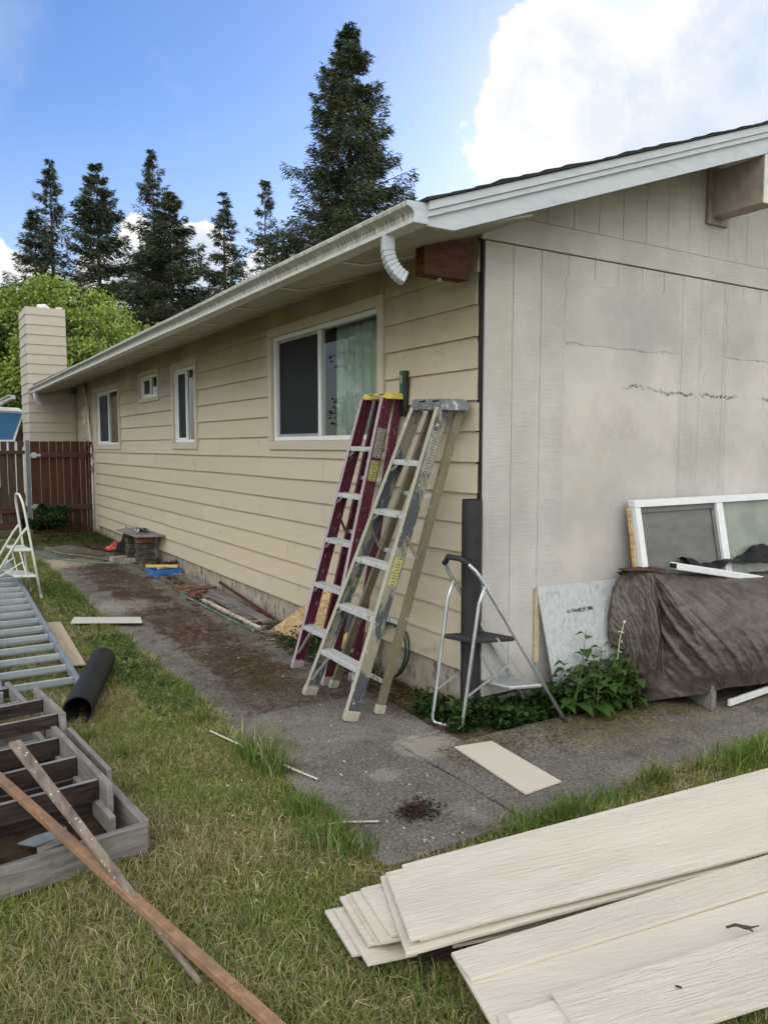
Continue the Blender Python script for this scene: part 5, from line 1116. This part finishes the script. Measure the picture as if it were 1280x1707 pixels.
def conifer(px, top_py, dist, base_w, label, dens=1.0, seed=1, trans=.0, lean=0, base_z=0, gap=.0, tone=(.026, .040, .024), nb=150, group='tall conifers standing behind the house'):
    global rng
    rng_old = rng; rng = np.random.default_rng(seed)
    r = ray(px, 744); r = r/np.linalg.norm(r[:2]); bx_, by_ = CAM[0]+r[0]*dist, CAM[1]+r[1]*dist
    rt = ray(px, top_py); topz = CAM[2]+rt[2]/np.linalg.norm(rt[:2])*dist
    H_ = topz; t = thing('conifer_tree', label, 'tree', (bx_, by_, base_z), group)
    B0 = V(bx_, by_, 0)
    mb = MB(); mb.tube([B0, B0+V(lean*.3, 0, H_*.5), B0+V(lean, 0, H_*.98)], [.012*H_+.1, .007*H_+.04, .01], 8); obj('trunk', mb, M['bark'], t)
    zmin = 2.2 if dist < 60 else 3.0
    R_ = base_w/2*1.6; n = int(nb*1.45)
    tt = np.sort(rng.random(n)**.85); zb = zmin+(H_-zmin)*tt; az = rng.uniform(0, 2*math.pi, n)+np.arange(n)*2.4
    Lb = R_*((1-tt)**.86*1.0+.025)*rng.uniform(.42, 1.12, n)*np.where(rng.random(n) < gap, .45, 1); Lb = np.maximum(Lb, .10)
    # branch wood
    mb = MB()
    Ps, Ds, Ls, Ws, Cs, Rl = [], [], [], [], [], []
    for i in range(n):
        a = az[i]; dx = V(math.cos(a), math.sin(a), 0); sd_ = V(-math.sin(a), math.cos(a), 0); rise = .35*(tt[i])+.02; L_ = Lb[i]; droop = .30*(1-tt[i])+.08
        def at(s_): return B0+V(lean*tt[i], 0, 0)+dx*L_*s_+V(0, 0, zb[i]+L_*(rise*s_-droop*s_**1.2+.16*s_**3))
        mb.tube([at(0), at(.5), at(.97)], [.018*L_+.01, .010*L_+.006, .004], 3, cap=False)
        m_ = int((30+L_*52)*dens); s_ = rng.random(m_)**.62; s_ = .08+.92*s_
        side = rng.uniform(-1, 1, m_)*(L_*.33)*(1-s_*.62)*np.clip(s_*3, 0, 1)
        C_ = np.array([at(q) for q in s_])+sd_*side[:, None]+rng.normal(0, .035, (m_, 3))
        C_[:, 2] -= np.abs(side)*.3+rng.random(m_)**1.5*.20*L_**.6
        D_ = dx*rng.uniform(.2, 1.0, (m_, 1))+sd_*(np.sign(side)*rng.uniform(.1, 1.0, m_))[:, None]+V(0, 0, 1)*rng.uniform(-.75, .25, (m_, 1))
        Ps.append(C_); Ds.append(D_); Ls.append(rng.uniform(.14, .38, m_)*(1 if dist < 57 else 1.3)); Ws.append(rng.uniform(.014, .032, m_)*(1.1 if dist < 57 else 1.4)); Rl.append(rng.uniform(0, 3.14, m_))
        base = np.array(tone)*rng.uniform(.6, 1.5)
        lift = np.where(rng.random((m_, 1)) < .22, 2.3, 1.0); Cs.append(base*rng.uniform(.6, 1.5, (m_, 1))*lift*np.array([[1.0+.3*rng.random(), 1.0, .9]]))
    m_ = int(60*dens); zt = H_*(1-rng.random(m_)*.05); Ps.append(np.stack([np.full(m_, B0[0]+lean), np.full(m_, B0[1]), zt], 1)); Ds.append(rng.normal(0, 1, (m_, 3))*[1, 1, .3]+[0, 0, .9]); Ls.append((H_-zt)*.30+.10); Ws.append(np.full(m_, .03)); Rl.append(np.zeros(m_)); Cs.append(np.tile(np.array(tone), (m_, 1)))
    tag(obj('branches', mb, M['bark'], t), kind='stuff')
    P = np.concatenate(Ps); v, q, c = kites(P, np.concatenate(Ds), np.concatenate(Ls), np.concatenate(Ws), np.concatenate(Rl), .2, np.concatenate(Cs))
    npmesh('crown', v, q, M['needle'], c, parent=t); rng = rng_old; return t
conifer(585, 42, 42, 8.8, 'tallest and nearest conifer, broad and dark, rising above the gutter end', 1.9, 11, nb=330, tone=(.030, .044, .026))
conifer(100, 268, 62, 6.0, 'thin see-through conifer with sparse drooping branches, left of the group', .70, 12, nb=150, gap=.3)
conifer(72, 352, 60, 6.4, 'shorter conifer at the far left end of the row', .8, 13, nb=150, gap=.2)
conifer(175, 275, 60, 7.4, 'full dark conifer second from the left above the maple', 1.1, 14, nb=210)
conifer(266, 252, 64, 6.6, 'conifer with tiered top, its tip higher than its close neighbour', .8, 15, nb=170, gap=.25)
conifer(292, 322, 58, 8.6, 'dense pyramid shaped conifer leaning against the tiered one', 1.3, 16, nb=250, tone=(.028, .042, .024))
conifer(380, 322, 60, 5.8, 'narrow conifer standing alone right of the dense pyramid', .8, 17, nb=160, gap=.15)
conifer(447, 302, 66, 6.2, 'light see-through conifer just left of the tallest one', .75, 18, nb=150, gap=.2)
conifer(492, 392, 50, 6.0, 'low dark conifer at the foot of the tallest one', 1.0, 19, nb=150)

def broadleaf(cx, cy, cz, rx, ry, rz2, n, ca, cb, label, leaf=.10, lobes=26, name='maple_tree', trunk_r=.16, cat='tree', seed=3, base=0.1, group=None):
    global rng
    ro = rng; rng = np.random.default_rng(seed)
    t = thing(name, label, cat, (cx, cy, base), group)
    mb = MB(); mb.tube([(cx, cy, base-.1), (cx+.1, cy, cz*.5), (cx, cy, cz+rz2*.3)], [trunk_r, trunk_r*.7, trunk_r*.2], 8)
    lc = rng.normal(0, 1, (lobes, 3)); lc /= np.linalg.norm(lc, axis=1, keepdims=True); lc *= rng.uniform(.35, .92, (lobes, 1))**.7; lc = lc*[rx, ry, rz2]+[cx, cy, cz]
    for p in lc[::2]: mb.tube([(cx, cy, cz-.5*rz2), ((cx+p[0])/2, (cy+p[1])/2, (cz-.2*rz2+p[2])/2), p], [trunk_r*.4, trunk_r*.22, .01], 4, cap=False)
    obj('trunk', mb, M['bark'], t)
    li = rng.integers(0, lobes, n); rr = rng.uniform(.14, .40, lobes)*min(rx, ry, rz2)*1.05
    d = rng.normal(0, 1, (n, 3)); d /= np.linalg.norm(d, axis=1, keepdims=True); rad = rr[li][:, None]*rng.uniform(.5, 1.08, (n, 1)); P = lc[li]+d*rad*[1.25, 1.25, .72]
    D = d*[1, 1, .4]+rng.normal(0, .6, (n, 3))+[0, 0, -.35]
    lt = rng.uniform(.65, 1.25, lobes)[li][:, None]
    col = jit(ca, n, .25, cb)*lt
    v, q, c = kites(P, D, rng.uniform(.7, 1.3, n)*leaf, rng.uniform(.28, .42, n)*leaf, rng.uniform(0, 3.14, n), .25, np.clip(col, 0, 1)); npmesh('crown', v, q, M['leaf'], c, parent=t); rng = ro; return t
# bright maple behind the chimney, darker trees at the left edge
def polar(px, dist): r = ray(px, 744); r = r/np.linalg.norm(r[:2]); return CAM[0]+r[0]*dist, CAM[1]+r[1]*dist
x_, y_ = polar(120, 24); broadleaf(x_, y_, 4.35, 2.9, 2.2, 1.75, 36000, (.14, .23, .04), (.38, .46, .10), 'bright yellow green maple behind the chimney', .10, 64, seed=5)
x_, y_ = polar(205, 26); broadleaf(x_, y_, 3.6, 2.6, 2.2, 1.75, 28000, (.12, .20, .035), (.33, .43, .09), 'second bright maple, right of the chimney above the gutter', .10, 56, seed=6)
x_, y_ = polar(30, 25); broadleaf(x_, y_, 4.1, 2.2, 2.2, 2.0, 24000, (.10, .18, .03), (.29, .39, .08), 'light green maple left of the chimney', .10, 50, seed=26)
x_, y_ = polar(-6, 25); broadleaf(x_, y_, 4.3, 1.5, 1.8, 2.1, 22000, (.025, .06, .015), (.07, .14, .03), 'dark glossy leaved tree at the left edge beside the chimney', .10, 30, seed=7, name='broadleaf_tree')
x_, y_ = polar(20, 29); broadleaf(x_, y_, 2.9, 1.9, 1.8, 1.7, 12000, (.015, .035, .012), (.04, .08, .02), 'low dark tree behind the fence at the left edge', .10, 24, seed=8, name='broadleaf_tree')
# yard trees show in the window glass; those behind camera added to block skylight
yl = ['large green tree across the yard, opposite the far window', 'round tree across the yard behind the white stool', 'broad tree across the yard opposite the large window', 'tree across the yard level with the house corner', 'tree across the yard behind the camera side of the lawn', 'unseen tall tree added far behind the camera to block low sky, left', 'unseen tall tree added far behind the camera to block low sky, middle', 'unseen tall tree added far behind the camera to block low sky, right']
for i, (tx_, ty_, h_) in enumerate([(-15, 22, 5.2), (-14, 15, 4.8), (-13.5, 8.5, 5.2), (-14, 2, 4.9), (-14, -5, 5.0), (-8, -15, 5.2), (0, -17, 5.0), (9, -16, 5.4)]):
    broadleaf(tx_, ty_, h_*.85, 3.4, 3.6, h_*.8, 26000 if i < 3 else 8000, (.03, .08, .015), (.09, .19, .03), yl[i], .16, 44, seed=90+i, name='off_frame_tree')
# shrub at the gate
x_, y_ = -.86, 10.0; broadleaf(x_, y_, .44, .34, .26, .30, 3200, (.012, .03, .01), (.03, .065, .018), 'dark low shrub growing in front of the gate', .055, 14, seed=12, name='shrub', trunk_r=.015, cat='shrub', base=.1)

# leafy weeds
def weed(name, label, stems, leafL, ca, cb, seed, group=None, cat='weed'):
    global rng
    ro = rng; rng = np.random.default_rng(seed); P0_ = stems[0][0]; t = thing(name, label, cat, (P0_[0], P0_[1], 0), group); mb = MB(); V_, F_, C_ = [], [], []
    for (b, h, lx, ly, nl) in stems:
        b = V(*b, 0.0); tip = b+V(lx, ly, h); mid = b+V(lx*.35, ly*.35, h*.55); mb.tube([b, mid, tip], [.004, .0032, .0015], 5)
        for i in range(nl):
            q = (i+.6)/nl; p = b+(mid-b)*min(1, q*1.8) if q < .55 else mid+(tip-mid)*((q-.55)/.45); a = i*2.4+rng.uniform(-.4, .4); L_ = leafL*rng.uniform(.6, 1.15)*(1.15-.5*q)
            d = unit(V(math.cos(a), math.sin(a), rng.uniform(-.1, .6))); s = unit(np.cross(d, V(0, 0, 1))); u = np.cross(s, d); col = jit(ca, 1, .2, cb)[0]; pet = p+d*L_*.25
            mb.tube([p, pet], .0012, 4, cap=False)
            prof = [(0, .06), (.18, .36), (.42, .44), (.7, .27), (1.0, .02)]; k0 = sum(len(x) for x in V_); vs = []
            for (tq, wq) in prof:
                c_ = pet+d*L_*tq+V(0, 0, -L_*.42*tq**2); vs += [c_-s*wq*L_+u*wq*L_*.35, c_, c_+s*wq*L_+u*wq*L_*.35]
            V_.append(np.array(vs)); 
            for r_ in range(4): F_ += [(k0+r_*3, k0+r_*3+1, k0+r_*3+4, k0+r_*3+3), (k0+r_*3+1, k0+r_*3+2, k0+r_*3+5, k0+r_*3+4)]
            C_.append(np.tile(col, (15, 1)))
    obj('stems', mb, M['stem'], t); npmesh('leaves', np.concatenate(V_), np.array(F_), M['leaf'], np.concatenate(C_), parent=t, smooth=True); rng = ro; return t
rs = np.random.default_rng(44)
gA, gB = (.030, .075, .016), (.075, .15, .035)
for i, (x_, y_, hh, n_, LL, lb) in enumerate([(.56, -.16, .30, 7, .105, 'broad leaved weed clump below the grey panel, nearest the stool'), (.68, -.22, .24, 6, .11, 'broad leaved weed clump in the middle before the grey panel'), (.82, -.17, .34, 8, .10, 'tall leafy weed clump beside the tarp'), (.90, -.25, .26, 7, .085, 'fine leaved weed clump at the foot of the tarp'), (.50, -.07, .17, 6, .085, 'dark weed clump close to the wall behind the stool foot'), (.74, -.05, .30, 6, .09, 'weed clump standing against the grey panel')]):
    st = [((x_+rs.uniform(-.10, .10), y_+rs.uniform(-.10, .06)), 1.12*hh*rs.uniform(.4, 1.05), rs.uniform(-.08, .08), rs.uniform(-.10, .03), 10) for _ in range(n_+3)]
    weed('leafy_weed', lb, st, LL, gA, gB, 60+i, 'leafy weeds at the foot of the gable wall')
weed('tall_weed', 'single upright weed with star shaped top in front of the grey panel', [((.665, -.14), .47, .015, -.02, 10)], .10, gA, (.10, .17, .05), 81)
# seed stalk
t = thing('seed_stalk', 'tall pale stalk with seed head beside the tarp', 'weed', (.90, -.20, 0)); mb = MB(); A = [(.88, -.22, 0), (.88, -.23, .25), (.90, -.23, .40), (.935, -.23, .50)]; mb.tube(A, [.006, .005, .004, .003], 6); obj('stem', mb, M['stem_pale'], t)
mb = MB(); mb.tube([(.932, -.23, .495), (.937, -.23, .505), (.942, -.23, .512)], [.005, .011, .006], 7); obj('seed_head', mb, M['white_trim'], t)
for i in range(5):
    mb = MB(); mb.tube([(.885+.01*i, -.235, .2+.06*i), (.875+.03*(i % 2), -.24, .215+.06*i)], [.006, .004], 5); obj('bud', mb, M['white_trim'], t)
# low ground cover under the stool and along the foundation
def cover(name, boxes, n, ca, cb, L_, h, seed, label):
    global rng
    ro = rng; rng = np.random.default_rng(seed); Ps = []
    for (x0, x1, y0, y1, w_) in boxes:
        m_ = int(n*w_); x = rng.uniform(x0, x1, m_); y = rng.uniform(y0, y1, m_); nn = .5+.5*np.sin(x*13+y*5)*np.sin(y*17+x*3); z = np.array([gz(a, b) for a, b in zip(x, y)])+rng.random(m_)**1.4*h*(.35+.9*nn); Ps.append(np.stack([x, y, z], 1))
    P = np.concatenate(Ps); n_ = len(P); D = rng.normal(0, 1, (n_, 3))*[1, 1, .35]+[-.1, -.25, .15]; col = jit(ca, n_, .3, cb)
    v, q, c = kites(P, D, rng.uniform(.6, 1.3, n_)*L_, rng.uniform(.3, .48, n_)*L_*.8, rng.uniform(-.6, .6, n_), .3, col); o = npmesh(name, v, q, M['leaf'], c); tag(o, label, 'ground cover', kind='stuff'); rng = ro
cover('ground_cover', [(-.24, .02, -.10, .08, .36), (.0, .5, -.20, -.01, .55), (-.28, -.05, .08, .30, .09)], 5200, (.018, .045, .011), (.06, .12, .028), .050, .125, 31, 'low green ground cover under the aluminium stool')
cover('ivy_patch', [(-.36, -.1, 1.5, 2.15, .6), (-.2, -.04, 1.15, 1.5, .4)], 650, (.02, .05, .015), (.05, .11, .03), .045, .14, 32, 'small leafy weeds behind the feet of the maroon ladder')
cover('lawn_clover', [(-1.60, -1.32, 1.0, 3.1, .5), (-1.62, -1.30, 3.85, 6.2, .3), (-2.2, -1.4, 7.5, 9.8, .2)], 3600, (.06, .12, .025), (.16, .25, .06), .034, .04, 33, 'low clover and broad leaves along the edge of the walk')
cover('far_weeds', [(-1.0, -.05, 8.8, 10.2, .55), (-.30, -.03, 7.9, 10.2, .3), (-1.3, -1.1, 8.5, 10.3, .15)], 2600, (.03, .055, .015), (.09, .13, .035), .035, .07, 34, 'weeds growing at the foot of the gate')

# grass
def grass(name, spots, label, ca, cb, cdry, dry=.25, seed=21):
    """spots: arrays x, y, height, leanamount"""
    global rng
    ro = rng; rng = np.random.default_rng(seed); x, y, h, ln, wd = spots; n = len(x); z = .011*np.maximum(0, y-1)-.034
    a = rng.uniform(0, 2*math.pi, n); dx, dy = np.cos(a), np.sin(a); fa = rng.uniform(0, math.pi, n); wx, wy = np.cos(fa)*wd, np.sin(fa)*wd
    b = np.stack([x, y, z], 1); w = np.stack([wx, wy, 0*wx], 1); m_ = b+np.stack([dx*ln*h*.35, dy*ln*h*.35, h*.6], 1); tp = b+np.stack([dx*ln*h, dy*ln*h, h*(1-.35*ln)], 1)
    v = np.stack([b-w, b+w, m_+w*.7, m_-w*.7, tp], 1).reshape(-1, 3); i5 = np.arange(n)[:, None]*5
    # all quads: lower quad and an upper degenerate-free kite
    v2 = np.stack([b-w, b+w, m_+w*.75, m_-w*.75, tp+w*.08, tp-w*.08], 1).reshape(-1, 3); i6 = np.arange(n)[:, None]*6
    q = np.concatenate([i6+np.array([[0, 1, 2, 3]]), i6+np.array([[3, 2, 4, 5]])])
    nz = .5+.25*np.sin(x*5.1+1.3*np.sin(y*3.3))+.25*np.sin(y*6.3+1.7*np.sin(x*4.1)); isdry = rng.random(n) < dry*(.35+1.5*nz)
    col = jit(ca, n, .3, cb); cd_ = jit(cdry, n, .3, (.22, .17, .08)); col[isdry] = cd_[isdry]; o = npmesh(name, v2, q, M['blade'], np.repeat(col, 6, 0)); tag(o, label, 'grass', kind='stuff'); rng = ro
gr_ = np.random.default_rng(77)
def region(n, x0, x1, y0, y1, test=None):
    x = gr_.uniform(x0, x1, n); y = gr_.uniform(y0, y1, n); ok = np.ones(n, bool) if test is None else test(x, y); return x[ok], y[ok]
def lawn_ok(x, y):
    edge = .02*np.sin(y*9)+.012*np.sin(y*23+1); inlawn = (x < -1.29+edge+.02) | (y < -1.055+.02*np.sin(x*8)+.01*np.sin(x*31))
    lx = (x+2.03)*.994+(y+.41)*.105; ly = -(x+2.03)*.105+(y+.41)*.994; inlawn &= ~((lx < -.03) & (lx > -.8) & (ly > -.03) & (ly < 1.38))
    return inlawn
X, Y = [], []
for (n, *r) in ((125000, -2.75, 1.2, -2.25, -.2), (85000, -2.8, -1.24, -.2, 1.6), (65000, -2.75, -1.24, 1.6, 4.4), (45000, -2.9, -1.22, 4.4, 10.2), (30000, 0.0, 3.6, -3.4, -1.05)):
    a, b = region(n, *r, test=lawn_ok); X.append(a); Y.append(b)
X = np.concatenate(X); Y = np.concatenate(Y); n = len(X)
cl = .5+.5*np.sin(X*7.3+2*np.sin(Y*4.7))*np.sin(Y*6.1+1.4*np.sin(X*9)); dist_ = np.hypot(X+2.78, Y+3.4)
H = gr_.uniform(.016, .050, n)*(.7+.8*cl)+.034*.6; Lnn = gr_.uniform(.2, 1.5, n); Wd = gr_.uniform(.0011, .0022, n)*np.clip(dist_/3.0, 1, 2.6)
grass('lawn_grass', (X, Y, H, Lnn, Wd), 'short patchy lawn grass', (.13, .19, .035), (.33, .39, .10), (.66, .58, .34), .40)
# straw clippings lying flat
n = 22000; a, b = region(n, -2.75, -1.3, -2.3, 5.0, lawn_ok); m_ = len(a); P = np.stack([a, b, .011*np.maximum(0, b-1)+gr_.uniform(-.006, .012, m_)], 1); th = gr_.uniform(0, 6.28, m_); D = np.stack([np.cos(th), np.sin(th), gr_.uniform(-.12, .12, m_)], 1)
patchy = .5+.5*np.sin(a*4.3+1.5*np.sin(b*3))*np.sin(b*3.7+1); keep = gr_.random(m_) < patchy*.8+.12; P, D = P[keep], D[keep]; m_ = len(P)
v, q, c = kites(P, D, gr_.uniform(.02, .075, m_), gr_.uniform(.0007, .0014, m_), gr_.uniform(0, 3, m_), .1, jit((.40, .34, .19), m_, .3, (.20, .15, .08))); o = npmesh('straw_clippings', v, q, M['litter'], c); tag(o, 'dry straw clippings scattered on the lawn', 'clippings', kind='stuff')
# taller tufts along the slab edge
tx, ty, th_ = [], [], []
for (cx_, cy_, r_, n_, hh) in [(*GG(425, 1262)[:2], .10, 420, .17), (*GG(455, 1285)[:2], .07, 340, .20), (*GG(510, 1352)[:2], .06, 260, .12), (*GG(548, 1400)[:2], .09, 380, .13), (*GG(600, 1420)[:2], .07, 240, .10), (*GG(330, 1200)[:2], .08, 180, .09), (*GG(1095, 1302)[:2], .05, 230, .15), (*GG(1185, 1285)[:2], .08, 300, .14), (*GG(1235, 1272)[:2], .09, 320, .15), (*GG(1275, 1262)[:2], .09, 300, .14), (*GG(960, 1350)[:2], .10, 260, .10), (*GG(860, 1375)[:2], .10, 240, .08), (*GG(720, 1460)[:2], .1, 220, .09), (*GG(640, 1590)[:2], .10, 300, .07), (*GG(730, 1640)[:2], .12, 400, .07), (*GG(1010, 1330)[:2], .06, 140, .09), (*GG(160, 1050)[:2], .07, 150, .10), (*GG(210, 1260)[:2], .05, 150, .10), (*GG(280, 1270)[:2], .05, 140, .10), (*GG(150, 1232)[:2], .04, 160, .09)]:
    n_ = int(n_*.9); tx.append(gr_.normal(cx_, r_*.62, n_)); ty.append(gr_.normal(cy_, r_*.62, n_)); th_.append(gr_.uniform(.25, 1.15, n_)**1.2*hh)
ne = 9000; ex_ = gr_.normal(-1.33, .035, ne); ey_ = gr_.uniform(-1.0, 7.5, ne); kk_ = (.5+.5*np.sin(ey_*5.3+2*np.sin(ey_*1.9)))**2
tx.append(ex_); ty.append(ey_); th_.append(gr_.uniform(.03, .085, ne)*(.3+kk_)); ne = 7000; ex_ = gr_.uniform(-1.3, 2.4, ne); ey_ = gr_.normal(-1.10, .035, ne); kk_ = (.5+.5*np.sin(ex_*6.3+2*np.sin(ex_*2.9)))**2
tx.append(ex_); ty.append(ey_); th_.append(gr_.uniform(.03, .09, ne)*(.3+kk_))
tx, ty, th_ = map(np.concatenate, (tx, ty, th_)); grass('grass_tufts', (tx, ty, th_+.02, gr_.uniform(.15, .9, len(tx)), gr_.uniform(.0014, .0028, len(tx))), 'taller green grass tufts along the slab edges', (.07, .14, .022), (.17, .27, .05), (.45, .40, .20), .22, 22)
# crumbs: litter on the walk, soil debris by the wall
def bits(name, n, fx, fy, ca, cb, L0, L1, label, seed, w0=.0015, w1=.004, test=None, zoff=.004, cat='debris'):
    r = np.random.default_rng(seed); x = fx(r, n); y = fy(r, n)
    if test is not None: ok = test(x, y, r); x, y = x[ok], y[ok]
    m_ = len(x); P = np.stack([x, y, .011*np.maximum(0, y-1)+r.uniform(.001, zoff, m_)], 1); t_ = r.uniform(0, 6.28, m_); D = np.stack([np.cos(t_), np.sin(t_), r.uniform(-.05, .2, m_)], 1)
    v, q, c = kites(P, D, r.uniform(L0, L1, m_), r.uniform(w0, w1, m_), r.uniform(-.5, .5, m_), .2, jit(ca, m_, .35, cb)); o = npmesh(name, v, q, M['litter'], c); tag(o, label, cat, kind='stuff')
bits('needle_litter', 42000, lambda r, n: r.normal(-.74, .27, n), lambda r, n: .75+8.0*r.random(n)**1.35, (.040, .022, .014), (.17, .10, .06), .01, .045, 'brown needle and moss litter on the walk', 51, .0008, .0022,
     lambda x, y, r: (x > -1.22) & (x < -.36) & (r.random(len(x)) < .25+.9*(.5+.5*np.sin(x*6+y*2.1+1.5*np.sin(y*1.7))*np.sin(y*3.1))), .012)
bits('soil_debris', 16000, lambda r, n: r.uniform(-.36, -.01, n), lambda r, n: r.uniform(.3, 9.5, n), (.05, .035, .022), (.20, .15, .09), .01, .06, 'twigs, chips and dead leaves on the soil along the wall', 52, .001, .004, None, .03)
bits('slab_grit', 6500, lambda r, n: r.uniform(-1.25, 2.0, n), lambda r, n: r.uniform(-1.0, .9, n), (.05, .045, .04), (.42, .40, .36), .004, .014, 'grit and pale chips on the corner slab', 53, .001, .003,
     lambda x, y, r: ~((x > -.28) & (y > -.2)), .004)
bits('moss_crumbs', 420, lambda r, n: r.normal(-.955, .055, n), lambda r, n: r.normal(-.745, .05, n), (.012, .010, .006), (.07, .035, .02), .006, .022, 'dark burnt crumbs in a small heap on the slab', 54, .002, .007, None, .010)
bits('moss_edge', 8000, lambda r, n: r.uniform(-.5, 2.6, n), lambda r, n: r.normal(-.36, .12, n), (.05, .04, .02), (.16, .13, .05), .006, .022, 'brown moss crumbs before the weeds and tarp', 55, .0015, .004, lambda x, y, r: (y < -.22) & (y > -.9), .007)
bits('wood_chips', 260, lambda r, n: r.uniform(-1.9, -.3, n), lambda r, n: -1.0+7*r.random(n)**1.5, (.45, .38, .27), (.62, .58, .50), .008, .03, 'pale wood chips and paper scraps strewn over lawn and walk', 56, .002, .006, None, .012)
bits('wall_scraps', 1500, lambda r, n: r.uniform(-.38, -.02, n), lambda r, n: r.uniform(.9, 6.4, n), (.16, .12, .085), (.42, .36, .28), .03, .16, 'splintered lath scraps along the foundation', 57, .002, .006, None, .05)
